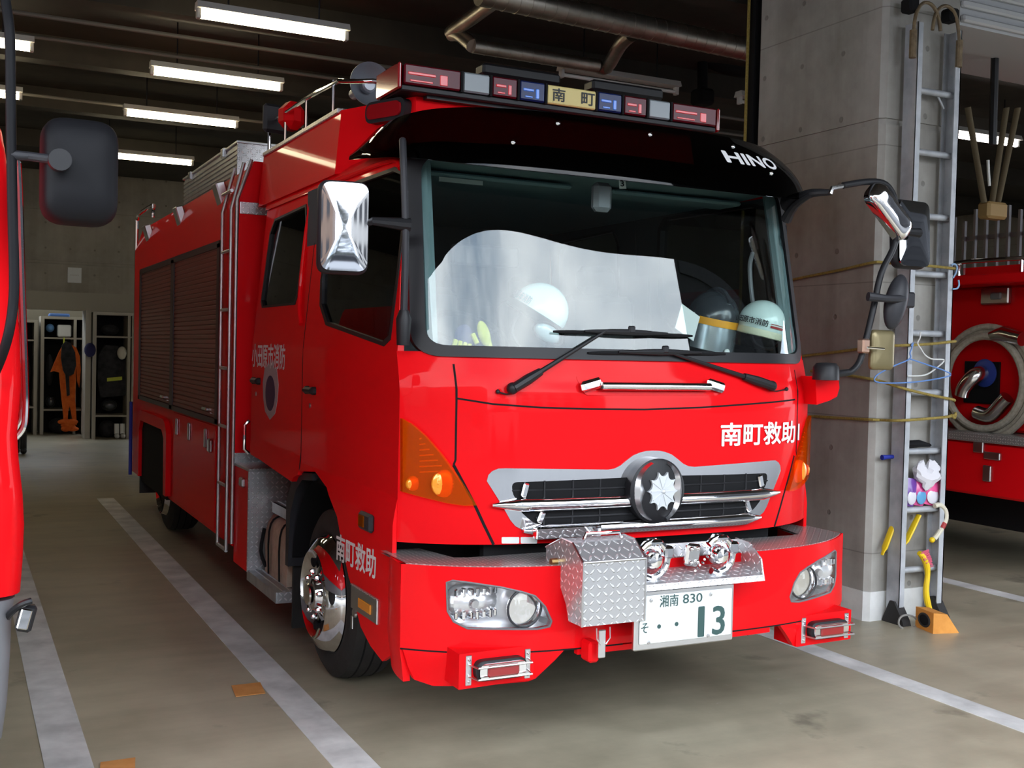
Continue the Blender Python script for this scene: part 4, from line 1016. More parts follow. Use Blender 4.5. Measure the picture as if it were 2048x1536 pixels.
# chests on the body roof
al = MB(); X0 = -1.10
al.bx(X0, 1.10, 3.72, 5.80, 2.98, 3.22)
for k in range(6): al.bx(X0-.008, X0, 3.72, 5.80, 3.0+k*.034, 3.0+k*.034+.024, .003)
ac = al.build('roof_chest', ALU, bo)
MB().bx(X0-.01, 1.11, 3.705, 3.722, 2.98, 3.22).build('chest_front', TREAD, ac)
MB().bx(X0-.015, 1.115, 3.70, 5.82, 3.215, 3.235, .004).build('chest_lid', ALU, ac)
for y in (4.1, 5.4): MB().bx(X0-.03, X0, y, y+.09, 3.17, 3.24, .006).build('chest_catch', STEEL, ac)
bs = MB().tube([(-1.24, 7.9, .38), (-1.24, 7.9, 1.15)], .018, 8).build('blue_pole', BLUE, bo)
MB().bx(-1.15, 1.15, 8.05, 8.4, .45, 1.25, .01).build('rear_step', RED, bo)
MB().bx(-.45, .45, .5, 8.0, .45, .75).build('chassis', BLKM, T)

# ---- steps below the rear door
for sg in (-1, 1):
    X = lambda q: sg*q
    sb = MB().bx(X(.80), X(1.195), 2.86, 3.25, .30, .965).build('step_locker', RED, T)
    MB().bx(X(.78), X(1.197), 2.845, 2.862, .30, .955).build('locker_tread', TREAD, sb)
    MB().bx(X(.75), X(1.20), 2.84, 3.26, .955, .975, .004).build('deck_tread', TREADF, sb)
    MB().bx(X(.75), X(1.20), 3.235, 3.245, .975, 1.04).build('kick_tread', TREAD, sb)
    MB().bx(X(1.19), X(1.215), 2.95, 3.05, .84, .90, .008).build('locker_latch', STEEL, sb)
    ms = MB().bx(X(.74), X(1.06), 2.18, 2.76, .74, .765).build('step', ALU, T)
    for k in range(7): MB().bx(X(.75+.043*k), X(.765+.043*k), 2.18, 2.76, .765, .772).build('grip_rib', ALU, ms)
    MB().bx(X(1.045), X(1.062), 2.18, 2.76, .70, .765).build('step_edge', ALU, ms)
    ls = MB().bx(X(.80), X(1.185), 2.14, 2.86, .285, .31).build('step', ALU, T)
    for k in range(8): MB().bx(X(.82+.044*k), X(.838+.044*k), 2.16, 2.84, .31, .318).build('grip_rib', ALU, ls)
    MB().bx(X(.80), X(1.187), 2.125, 2.142, .25, .315).build('step_tread', TREAD, ls)
    MB().bx(X(1.185), X(1.195), 2.13, 2.86, .25, .315).build('step_edge', ALU, ls)
    MB().bx(X(.4), X(.80), 1.95, 3.25, .3, 1.05).build('inner_panel', BLKM, T)
    # dark wheel-arch liner and mudguard
    wl_ = MB(); N = 14; ra = []
    for i in range(N+1):
        a = radians(8+164*i/N); ra.append([Vector((X(1.125), 1.42-.60*cos(a)*1.05, .45+.62*sin(a))), Vector((X(.65), 1.42-.60*cos(a)*1.05, .45+.62*sin(a)))])
    wl_.loft(ra, cap=False, ring_closed=False).build('arch_liner', BLKM, T)
    mg = MB(); prf = [(1.60, 1.04), (1.80, 1.02), (1.92, .95), (2.03, .80), (2.06, .55), (2.06, .48), (2.12, .48), (2.12, .86), (2.03, .97), (1.90, 1.05), (1.60, 1.08)]
    mg.prism(prf, 0, X(1.145), X(.75)); mg.build('mudguard', GRYP, T, 30)
    MB().bx(X(1.10), X(.75), 2.10, 2.125, .10, .50).build('mud_flap', RUB, T)
# grab rail at the rear door, below the body column
MB().tube([(-1.14, 3.09, 1.05), (-1.17, 3.09, 1.08), (-1.17, 3.09, 1.24), (-1.14, 3.09, 1.27)], .012, 8).build('grab_rail', CHR, T)

# ---- wheels
def wheel(sg, y, rear=False):
    R, r = .455, .305; xo = sg*1.10
    w_ = MB().lathe([(r-.02, sg*-.24), (r+.05, sg*-.27), (R-.04, sg*-.265), (R-.01, sg*-.235), (R, sg*-.19), (R, sg*-.06), (R-.012, sg*-.02), (R-.045, sg*.0), (r+.06, sg*.012), (r+.015, sg*0), (r-.02, sg*-.04)], (xo, y, R), 'x', 56).build('wheel', RUB, T, 40)
    for gx_ in (-.07, -.13, -.19): MB().lathe([(R+.0008, sg*(gx_-.005)), (R+.0012, sg*gx_), (R+.0008, sg*(gx_+.005))], (xo, y, R), 'x', 56).build('tread_groove', BLKM, w_)
    d = .04 if not rear else -.10
    p = [(r+.012, sg*.005), (r, sg*.022), (r-.012, sg*.05*1), (r-.07, sg*(.045+d)), (r-.085, sg*(.03+d)), (.16, sg*(.0+d)), (.10, sg*(.02+d)), (.085, sg*(.055+d)), (.03, sg*(.07+d)), (.001, sg*(.07+d))]
    rim_ = MB().lathe(p, (xo, y, R), 'x', 48).build('wheel_trim', CHR, w_, 45)
    for k in range(8):
        a = 2*pi*k/8+.2
        c = Vector((xo+sg*(.012+d), y+.185*cos(a), R+.185*sin(a)))
        h = MB().ball(c, (.014, .034, .028), 14, 8, Matrix.Rotation(a, 3, 'X')).build('hand_hole', BLKM, rim_)
        c = Vector((xo+sg*(.03+d), y+.118*cos(a+.39), R+.118*sin(a+.39)))
        MB().lathe([(.017, 0), (.017, sg*.018), (.010, sg*.028), (.001, sg*.03)], c, 'x', 8).build('wheel_nut', CHR, rim_)
    MB().lathe([(.06, sg*(.07+d)), (.055, sg*(.078+d)), (.001, sg*(.08+d))], (xo, y, R), 'x', 20).build('hub_cap', CHR2, rim_)
for sg in (-1, 1): wheel(sg, 1.42); wheel(sg, 6.55, True)

# ---- mirrors
def shell(P0, ex, ey, ez, w, h, dep, r=.05, n=6, cvx=False):
    """rounded convex housing: centre P0, across ex, up ez, bulging along ey"""
    o = rounded([(-w/2, -h/2), (w/2, -h/2), (w/2, h/2), (-w/2, h/2)], r, n); rg = []
    for s_, d_ in (((1.0, -dep*.6), (1.0, 0), (.97, dep*.35), (.90, dep*.65), (.72, dep*.87), (.45, dep*.97), (.02, dep)) if not cvx else [(1.0, -.01), (1.0, 0)]+[(q/10, dep*(1-(q/10)**2)) for q in (9.5, 9, 8, 7, 6, 5, 4, 3, 2, 1, .2)]): rg.append([P0+ex*(a*s_)+ez*(b*s_)+ey*d_ for a, b in o])
    return rg
A, B = AT(642, 366, 1, .27), AT(734, 540, 1, .27); c = (A+B)/2
fw = Vector((-.16, -1, 0)).normalized(); ex = Vector((-fw.y, fw.x, 0))
lm = MB().loft(shell(c-fw*.03, ex, fw, Vector((0, 0, 1)), .22, .40, .04, .05)).build('wing_mirror', GRYP, T)
MB().loft(shell(c+fw*.013, ex, fw, Vector((0, 0, 1)), .20, .375, .010, .045, 6, True)).build('chrome_cover', CHRD, lm, 60)
am = AT(820, 450, 1, .20)
MB().tube([c+Vector((.10, 0, .02)), c*.6+am*.4+Vector((0, -.02, .02)), am], [.014, .018, .03], 10).build('mirror_arm', BLK, lm)
p0, p1, p2 = AT(806, 300, 1, .24), AT(811, 470, 1, .20), AT(807, 640, 1, .20)
MB().tube([p0+Vector((.02, .06, .05)), p0, p1, p2], .016, 10, 3).build('mirror_stay', GRYP, lm)
p3, p4 = AT(808, 620, 1, .19), AT(806, 690, 1, .2)
MB().tube([p3, p3*.75+p4*.25, p4], [.020, .034, .028], 12).build('stay_foot', BLK, lm)
MY = .02
def mp_(px, py, y=MY): return AT(px, py, 1, y)
rm = MB().tube([mp_(1686, 371), mp_(1730, 364), mp_(1765, 366), mp_(1784, 385), mp_(1792, 415), mp_(1794, 465), mp_(1785, 500), mp_(1762, 548), mp_(1746, 620), mp_(1729, 690), mp_(1718, 725), mp_(1700, 744), mp_(1676, 747)], .017, 12, 4).build('wing_mirror', BLK, T)
MB().tube([mp_(1660, 388), mp_(1664, 376), mp_(1690, 371)], .012, 8).build('stay_joint', CHR2, rm)
br = MB().tube([AT(1576, 408, 1, .30), AT(1594, 398, 1, .22), mp_(1625, 386, .1), mp_(1665, 385)], [.05, .03, .022, .014], 10, 3)
br.tube([AT(1572, 440, 1, .3), AT(1590, 410, 1, .22), mp_(1622, 388, .1)], [.03, .022, .015], 8, 3); br.build('mirror_bracket', BLK, rm)
A, B = mp_(1790, 405, .08), mp_(1858, 530, .08); c = (A+B)/2; fw = Vector((.05, -1, .05)).normalized(); ex = Vector((-fw.y, fw.x, 0)).normalized(); ez = ex.cross(fw)*-1
if ez.z < 0: ez = -ez
mh = MB().loft(shell(c-fw*.02, ex, fw, ez, .255, .37, .035, .06)).build('mirror_head', BLK, rm)
MB().loft(shell(c+fw*.018, ex, fw, ez, .235, .35, .012, .05, 6, True)).build('chrome_cover', CHRD, mh, 60)
MB().tube([mp_(1795, 462), mp_(1815, 464, 0), mp_(1838, 466, .0)], [.02, .02, .026], 10).build('head_clamp', BLK, mh)
c = mp_(1793, 422, -.06); ang = radians(42)
ex = Vector((cos(ang), 0, -sin(ang))); ez = Vector((sin(ang), 0, cos(ang)))
um = MB().loft(shell(c+Vector((0, .05, 0)), ex, Vector((0, -1, .0)), ez, .34, .125, .05, .05)).build('under_mirror', CHR, rm, 60)
MB().tube([mp_(1795, 445), c+Vector((.05, .04, -.03))], .018, 8).build('under_mirror_arm', BLK, um)
c = mp_(1792, 604, 0); ang = radians(-14); R_ = Matrix.Rotation(-ang, 3, 'Y')
dm = MB().ball(c, (.065, .05, .150), 20, 14, R_).build('round_mirror', GRYP, rm)
MB().tube([mp_(1736, 593, -.03), mp_(1770, 597, -.06), mp_(1806, 598, -.03)], [.024, .02, .022], 10).build('mirror_clamp', GRYP, dm)
MB().box(mp_(1815, 600, .06), (.075, .05, .085), None, .01).build('clamp_block', GRYP, dm)
c = mp_(1764, 700, .02)
sm_ = MB().loft(shell(c, Vector((1, 0, 0)), Vector((0, -1, 0)), Vector((0, 0, 1)), .165, .21, .02, .03)).build('square_mirror', flat('bronze_mirror_back', (.22, .18, .09), .35, .5), rm)
MB().tube([mp_(1733, 695, -.03), mp_(1768, 698, -.03)], .007, 8).build('mirror_bolt', CHR, sm_)
MB().box(mp_(1727, 692, .0), (.05, .05, .075), None, .008).build('pole_clamp', flat('copper_plate', (.5, .32, .24), .3, .8), sm_)
m = MB().tube([mp_(1695, 745), mp_(1672, 748), mp_(1660, 748)], [.018, .02, .03], 10); m.lathe([(.001, .045), (.05, .04), (.065, .02), (.068, -.045), (.001, -.05)], mp_(1652, 742, .03), 'z', 24)
m.build('mirror_foot', BLK, rm)
sh_ = MB().prism(P2([(1612, 752), (1658, 754), (1660, 775), (1655, 792), (1640, 800), (1615, 808)], lambda x, z: .17), 1, .10, .24).build('bracket_shroud', RED, rm)
# mirrored shroud stub on the other corner is hidden in the photo, so left off

# ---- cab interior
it = MB().bx(-1.09, 1.09, .14, .62, 1.40, 1.70, .03)
da = MB(); rings = []
for x in [-1.06+i*2.12/24 for i in range(25)]:
    y0 = yw(x, 1.78)+.03; rings.append([Vector((x, y0, 1.45)), Vector((x, y0, 1.752)), Vector((x, y0+.2, 1.765)), Vector((x, .62, 1.75)), Vector((x, .70, 1.70)), Vector((x, .72, 1.45))])
da.loft(rings).build('dashboard', DASH, T, 40)
MB().bx(-1.10, 1.10, .35, 2.95, 1.02, 1.06).build('cab_floor', BLKM, T)
hl_ = MB(); rings = []
for x in [-1.03+i*2.06/16 for i in range(17)]:
    y0 = yw(x, 2.66)+.04; rings.append([Vector((x, y0, 2.70)), Vector((x, y0, 2.655)), Vector((x, y0+.35, 2.64)), Vector((x, 2.9, 2.64)), Vector((x, 2.9, 2.70))])
hl_.loft(rings).build('headliner', TEAL, T)
for x0, x1 in ((-.95, -.12), (.12, .95)): 
    v = MB().bx(x0, x1, .60, .80, 2.60, 2.625, .01); v.build('shade_flap', TEAL, T)
MB().bx(-.85, -.62, .60, .605, 2.575, 2.597).build('flap_label', flat('grey_label', (.3, .33, .32), .7), T)
for sg in (-1, 1):
    MB().tube([(sg*1.02, yw(1.0, 1.8)+.05, 1.78), (sg*1.01, yw(1.0, 2.2)+.05, 2.2), (sg*1.0, yw(1.0, 2.65)+.05, 2.65)], .035, 8).build('pillar_trim', TEAL, T)
    MB().tube([(sg*.98, .42, 2.02), (sg*.94, .46, 2.05), (sg*.93, .49, 2.25), (sg*.97, .52, 2.34)], .012, 8, 4).build('grab_handle', MIDG, T)
    MB().bx(sg*1.06, sg*1.10, 1.66, 1.94, 1.1, 2.66).build('door_post', DASH, T)
def seat(x, y, w_=.5):
    s_ = MB().bx(x-w_/2, x+w_/2, y, y+.5, 1.35, 1.52, .05).build('seat', SEAT, T)
    m = MB().box((x, y+.52, 1.82), (w_, .13, .62), Matrix.Rotation(-.12, 3, 'X'), .05).build('backrest', SEAT, s_)
    MB().box((x, y+.58, 2.22), (.27, .09, .17), Matrix.Rotation(-.1, 3, 'X'), .04).build('headrest', SEAT, s_)
seat(-.58, 1.0); seat(.62, 1.0)
for x in (-.75, -.25, .25, .75): seat(x, 2.2, .46)
st = MB(); tl_ = Matrix.Translation((-.60, .80, 1.83)) @ Matrix.Rotation(radians(38), 4, 'X')
st.tube([tl_ @ Vector((.22*cos(a), .22*sin(a), 0)) for a in [2*pi*k/28 for k in range(28)]], .015, 8, 0, False, True)
for a in (0, pi*.62, pi*1.38): st.tube([tl_ @ Vector((0, 0, -.03)), tl_ @ Vector((.21*sin(a), -.21*cos(a), 0))], .012, 6)
st.lathe([(.06, -.05), (.06, -.01), (.001, 0)], (0, 0, 0), 'z', 16) if False else None
st.tube([tl_ @ Vector((0, 0, -.25)), tl_ @ Vector((0, 0, 0))], .035, 10); st.build('steering_wheel', BLK, T)
MB().bx(-.2, .25, 1.9, 1.95, 2.3, 2.42, .01).build('console_panel', MIDG, T)
MB().tube([ONF(848, 385, lambda x, z: yw(x, z)+.02), ONF(856, 410, lambda x, z: yw(x, z)+.02), ONF(853, 450, lambda x, z: yw(x, z)+.02), ONF(852, 480, lambda x, z: yw(x, z)+.02)], .006, 6, 4).build('antenna_wire', flat('pale_green_wire', (.5, .7, .66), .5), T)

# ================================================================== things lying on the dashboard
def dome(mb, c, r, R_): return mb.ball(c, r, 28, 14, R_, -.35, 1)
def helmet_txt(s, o, mat, rad, a0, a1, z0, z1, loc, R_, k=1.0):
    def f(a, b, t):
        ph = b; q = rad*k+t
        return loc + R_ @ Vector((q*cos(ph)*sin(a), -q*cos(ph)*cos(a), q*sin(ph)*1.02))
    return text(s, a0, a1, z0, z1, f, mat, o, bold=.02, off=.002)
# white helmet with goggles, tilted, in the middle
c = AT(1080, 622, 1, .50); R_ = Matrix.Rotation(radians(28), 3, 'Y') @ Matrix.Rotation(radians(14), 3, 'X')
c.z = max(c.z, 1.90)
hw = thing('white_helmet', 'white helmet with black goggles strap tilted over on the middle of the dashboard', 'helmet', (c.x, c.y, 1.76), 'helmets on the dashboard')
dome(MB(), c, (.138, .155, .138), R_).build('shell', HELW, hw)
m = MB(); m.tube([c+R_ @ Vector((.146*cos(a), .162*sin(a), -.035)) for a in [2*pi*k/36 for k in range(36)]], .015, 8, 0, False, True, 1.5); m.build('strap', BLKM, hw)
m = MB(); m.ball(c+R_ @ Vector((.02, -.165, -.075)), (.075, .03, .042), 16, 10, R_); gg = m.build('goggles', flat('goggle_lens', (.42, .50, .50), .15, 0, .6), hw)
MB().tube([c+R_ @ Vector((.02+.085*cos(a), -.185, -.075+.05*sin(a))) for a in [2*pi*k/20 for k in range(20)]], .007, 6, 0, False, True).build('goggle_frame', BLKM, gg)
m = MB().lathe([(.026, 0), (.026, -.03), (.018, -.035), (.001, -.034)], c+R_ @ Vector((.07, -.15, -.125)), 'y', 16); m.ball(c+R_ @ Vector((.055, -.12, -.105)), .03, 12, 8); m.build('helmet_lamp', GRYP, hw)
m = MB().tube([c+R_ @ Vector(v) for v in ((-.12, -.08, -.06), (-.10, -.08, -.16), (.0, -.10, -.20), (.09, -.10, -.15))], .010, 8, 4, True, False); m.build('chin_strap', GRYP, hw)
helmet_txt('小田原市消防', hw, MIDG, .158, radians(-104), radians(-46), radians(-3), radians(12), c, R_, .98)
# black helmet with an orange band and a silver neck visor
c = AT(1426, 640, 1, .57); R_ = Matrix.Rotation(radians(6), 3, 'Y') @ Matrix.Rotation(radians(10), 3, 'X'); c.z += .01
hb_ = thing('black_helmet', 'black helmet with orange band and silver visor behind the windshield, right half', 'helmet', (c.x, c.y, 1.76), 'helmets on the dashboard')
m = dome(MB(), c, (.132, .155, .150), R_); m.tube([c+R_ @ Vector((0, y, .150*sqrt(max(0, 1-(y/.155)**2))+.004)) for y in (-.12, -.06, 0, .06, .12)], .016, 8, 3); m.build('shell', HELB, hb_)
m = MB(); rg = [[c+R_ @ Vector((r*cos(a), r*1.12*sin(a), z)) for a in [radians(192+k*8) for k in range(18)]] for r, z in ((.134, -.028), (.137, -.055), (.139, -.13), (.141, -.165))]
m.loft(rg, cap=False, ring_closed=False); m.build('visor', SILV, hb_)
m = MB(); rg = [[c+R_ @ Vector((r*cos(a), r*1.14*sin(a), z)) for a in [radians(200+k*6.2) for k in range(18)]] for r, z in ((.1365, .004), (.1385, -.016), (.1390, -.034))]
m.loft(rg, cap=False, ring_closed=False); m.build('band', flat('orange_reflective_band', (.85, .36, .01), .4), hb_)
helmet_txt('市消防', hb_, WHITE, .151, radians(-108), radians(-74), radians(-9), radians(6), c, R_, 1.0)
MB().lathe([(.016, 0), (.016, -.008), (.001, -.01)], c+R_ @ Vector((.01, -.165, -.155)), 'y', 14).build('visor_knob', PAPER, hb_)
# second white helmet at the right end
c = AT(1524, 648, 1, .38); R_ = Matrix.Rotation(radians(10), 3, 'Y') @ Matrix.Rotation(radians(8), 3, 'X'); c.z += .005
hw2 = thing('white_helmet', 'white helmet with black lettering and red stripe at the right end of the dashboard', 'helmet', (c.x, c.y, 1.76), 'helmets on the dashboard')
dome(MB(), c, (.120, .135, .122), R_).build('shell', HELW, hw2)
m = MB(); rg = [[c+R_ @ Vector((r*cos(a), r*1.12*sin(a), z)) for a in [2*pi*k/40 for k in range(41)]] for r, z in ((.115, -.036), (.119, -.048), (.118, -.070), (.113, -.074))]
m.loft(rg, cap=False, ring_closed=False).build('rim', CREAM, hw2)
RS = flat('red_stripe_vinyl', (.35, .02, .02), .5)
for z0, z1 in ((-.006, -.018), (.004, .001)):
    m = MB(); rg = [[c+R_ @ Vector((r*cos(a), r*1.14*sin(a), z)) for a in [radians(250+k*5) for k in range(17)]] for r, z in ((.1205, z0), (.1205, z1))]
    m.loft(rg, cap=False, ring_closed=False).build('stripe', RS, hw2)
helmet_txt('小田原市消防', hw2, BLACKV, .1335, radians(-116), radians(-24), radians(-7), radians(7), c, R_, 1.0)
m = MB().tube([c+R_ @ Vector(v) for v in ((-.09, -.05, -.06), (-.06, -.06, -.11), (.04, -.06, -.12), (.09, -.05, -.06))], .008, 6, 4); m.build('chin_strap', BLKM, hw2)
m = MB(); m.ball(c+Vector((0, .0, -.085)), (.09, .10, .05), 16, 8); m.build('lining', BLKM, hw2)
def glove(px, py, ang, label):
    c = AT(px, py, 1, .36); c.z = 1.80
    g_ = thing('work_glove', label, 'glove', (c.x, c.y, 1.765), 'yellow gloves on the dashboard')
    Rg = Matrix.Rotation(ang, 3, 'Y')
    m = MB().ball(c+Vector((0, .02, .04)), (.045, .02, .055), 14, 8, Rg); m.build('palm', NAVY, g_)
    for k in range(4): MB().tube([c+Vector((0, .01, .04))+Rg @ Vector((-.036+.024*k, 0, -.03)), c+Vector((0, -.01, .04))+Rg @ Vector((-.045+.030*k, 0, -.085-.008*(k in (1, 2))))], [.012, .011], 8).build('finger', GLOVE, g_)
    MB().tube([c+Vector((0, 0, .04))+Rg @ Vector((.035, 0, .02)), c+Vector((0, -.02, .04))+Rg @ Vector((.06, 0, -.02))], .012, 8).build('thumb', GLOVE, g_)
glove(930, 672, .25, 'yellow fingered glove lying on the dashboard at the left end')
m = MB().ball(AT(968, 668, 1, .40), (.03, .02, .065), 12, 8, Matrix.Rotation(-.35, 3, 'Y')); m.box(AT(978, 690, 1, .40), (.03, .02, .06), Matrix.Rotation(-.3, 3, 'Y'), .008)
tag(m.build('yellow_cloth', GLOVE), 'small yellow cloth bundle between the glove and the middle helmet', 'cloth')
lo_ = thing('clipboard', 'pale sheet of paper propped at the windshield beside the black helmet', 'paper', AT(1375, 640, 1, .42))
A = AT(1375, 645, 1, .34); MB().box(A, (.13, .004, .15), Matrix.Rotation(.5, 3, 'Y') @ Matrix.Rotation(-.3, 3, 'X')).build('sheet', PAPER, lo_)
# beige canvas bag on the lower step
cb = thing('canvas_bag', 'beige canvas bag with black straps standing on the step behind the front wheel', 'bag', (-.98, 2.48, .318))
m = MB(); o = [(2.24, .318), (2.76, .318), (2.78, .60), (2.70, .70), (2.36, .66), (2.22, .58)]
m.loft([[Vector((x, a+(0 if abs(x+.96) < .1 else .0), .318+(b-.318)*s_)) for a, b in o] for x, s_ in ((-1.10, .86), (-1.07, .98), (-.97, 1.03), (-.87, .98), (-.84, .86))])
m.build('sack', CANVAS, cb, 50)
for y in (2.36, 2.62):
    m = MB(); m.tube([(-1.115, y, .33), (-1.115, y, .60), (-1.06, y, .69), (-.9, y, .70)], [.014]*4, 6, 3, True, False, .35); m.build('strap', BLKM, cb)
MB().tube([(-1.12, 2.72, .60), (-1.13, 2.76, .45), (-1.10, 2.74, .35)], .012, 6, 3).build('strap_end', BLKM, cb)

# ================================================================== ladder and odds and ends at the pillar
LY = 1.15
ld = thing('aluminium_ladder', 'tall grey aluminium hook ladder standing against the concrete pillar', 'ladder', (2.97, 1.18, 0))
for x0, x1 in ((2.775, 2.835), (3.125, 3.185)):
    s = 1 if x0 < 3 else -1; xo = x0 if s > 0 else x1
    m = MB().bx(xo, xo+s*.008, 1.125, 1.235, .07, 4.02); m.bx(xo, xo+s*.05, 1.125, 1.133, .07, 4.02); m.bx(xo, xo+s*.05, 1.227, 1.235, .07, 4.02)
    m.build('rail', ALUP, ld)
    ft = MB().prism([(1.06, .0), (1.255, .0), (1.245, .03), (1.19, .15), (1.15, .15), (1.07, .03)], 0, xo-s*.015, xo+s*.055); ft.build('foot', RUB, ld)
for z in (.35, .76, 1.16, 1.56, 1.962, 2.365, 2.755, 3.18, 3.59): MB().tube([(2.78, 1.18, z), (3.18, 1.18, z)], .022, 12).build('rung', ALUP, ld)
HK = mottled('rusty_steel', (.13, .09, .05), (.22, .16, .09), 20, .6, .1, .3)
for pts in (((1828, 100), (1829, 45), (1837, 17), (1850, 5), (1866, 12), (1877, 35), (1881, 62)), ((1865, 60), (1870, 32), (1880, 16), (1894, 12), (1908, 24), (1916, 52), (1919, 95))):
    MB().tube([AT(a, b, 1, 1.12) for a, b in pts], .012, 8, 5).build('hook', HK, ld)
for px, py in ((1826, 85), (1918, 105)): p = AT(px, py, 1, 1.12); MB().tube([p+Vector((0, 0, .08)), p-Vector((0, 0, .10))], .024, 10).build('hook_sleeve', HK, ld)
for px, py in ((1820, 12), (1900, 32)): p = AT(px, py, 1, 1.17); MB().box(p, (.09, .10, .09), None, .015).build('end_block', BLKM, ld)
for a, b in (((2.84, 3.58), (2.90, 3.50)), ((3.12, 3.58), (3.06, 3.50)), ((2.84, .345), (2.885, .28)), ((3.12, .345), (3.07, .28))): 
    MB().tube([(a[0], 1.2, a[1]-.0 if False else a[1]-.08), (b[0], 1.2, b[1]+.075)], .008, 6).build('brace', ALUP, ld)
def rope(label, pts):
    P_ = []
    for px, py, ax, v in pts: P_.append(AT(px, py, ax, v))
    tag(MB().tube(P_, .0095, 8, 4).build('tie_rope', ROPE), label, 'rope', 'yellow ropes tied round the pillar')
rope('topmost yellow rope round the pillar, above the middle of the ladder', [(1560, 566, 0, 2.617), (1600, 556, 0, 2.617), (1680, 540, 0, 2.617), (1745, 525, 0, 2.612), (1768, 525, 1, 1.25), (1800, 528, 1, 1.115), (1860, 532, 1, 1.112), (1908, 537, 1, 1.115), (1912, 538, 1, 1.2)])
rope('second yellow rope from the top round the pillar, at the wire hangers', [(1605, 712, 0, 2.617), (1680, 703, 0, 2.617), (1738, 695, 0, 2.612), (1760, 692, 1, 1.25), (1800, 691, 1, 1.115), (1860, 688, 1, 1.112), (1906, 683, 1, 1.115), (1910, 683, 1, 1.2)])
rope('third yellow rope from the top, sloping down across the ladder', [(1622, 742, 0, 2.617), (1690, 750, 0, 2.617), (1736, 757, 0, 2.612), (1760, 762, 1, 1.25), (1800, 775, 1, 1.115), (1860, 790, 1, 1.112), (1905, 799, 1, 1.115), (1908, 802, 1, 1.2)])
rope('lowest yellow rope round the pillar, ending in a knot at the right ladder rail', [(1618, 832, 0, 2.617), (1680, 836, 0, 2.617), (1738, 839, 0, 2.612), (1760, 840, 1, 1.25), (1800, 841, 1, 1.115), (1860, 837, 1, 1.112), (1905, 832, 1, 1.115), (1911, 826, 1, 1.12), (1909, 836, 1, 1.13), (1903, 830, 1, 1.11)])
def wire(name, label, cat, pts, y, r, mat, grp=None, sm=5, closed=False):
    return tag(MB().tube([AT(a, b, 1, y) for a, b in pts], r, 6, sm, not closed, closed).build(name, mat), label, cat, grp)
wire('wire_hanger', 'blue wire clothes hanger hanging on the ladder rope', 'hanger', [(1822, 692), (1826, 686), (1824, 695), (1820, 706), (1819, 718), (1785, 733), (1752, 752), (1758, 765), (1830, 764), (1898, 752), (1890, 742), (1850, 728), (1820, 718)], 1.085, .005, LBLUE, 'wire hangers')
wire('wire_hanger', 'white wire clothes hanger hanging from the ladder rung', 'hanger', [(1841, 664), (1840, 676), (1835, 686), (1842, 698), (1850, 710), (1864, 718), (1888, 720), (1874, 735), (1850, 750), (1815, 752)], 1.098, .005, PAPER, 'wire hangers')
wire('plastic_hook', 'light blue plastic hook on the right ladder rail, upper one', 'hook', [(1906, 556), (1912, 545), (1914, 534), (1909, 528), (1902, 530)], 1.10, .006, flat('pale_blue_plastic', (.25, .40, .62), .5), 'light blue hooks on the ladder')
wire('plastic_hook', 'light blue plastic hook on the right ladder rail, lower one', 'hook', [(1905, 578), (1914, 577), (1918, 570), (1917, 560)], 1.10, .006, bpy.data.materials['pale_blue_plastic'], 'light blue hooks on the ladder')
def pl3(px, py, y=1.16): return AT(px, py, 1, y)
c = pl3(1836, 890, 1.17); sh_ = MB(); rg = []
for t in [k/10 for k in range(11)]:
    x = c.x-.115+.22*t; h = .052*(1-.5*max(0, t-.6)/.4)-.015*max(0, .2-t); rg.append([Vector((x, 1.18+.045*cos(a)*(.7+.3*sin(pi*t)), 1.182+.006*t+h/2*(1+sin(a)))) for a in [2*pi*k/12 for k in range(12)]])
tag(sh_.loft(rg).build('black_shoe', BLKM), 'black slipper lying on a ladder rung', 'shoe')
m = MB().tube([pl3(1764, 915, 1.22), pl3(1775, 914, 1.22), pl3(1792, 913, 1.22)], [.018, .014, .014], 10); tag(m.build('blue_tool', BLUE), 'blue tool handle sticking out left of the ladder rail', 'tool')
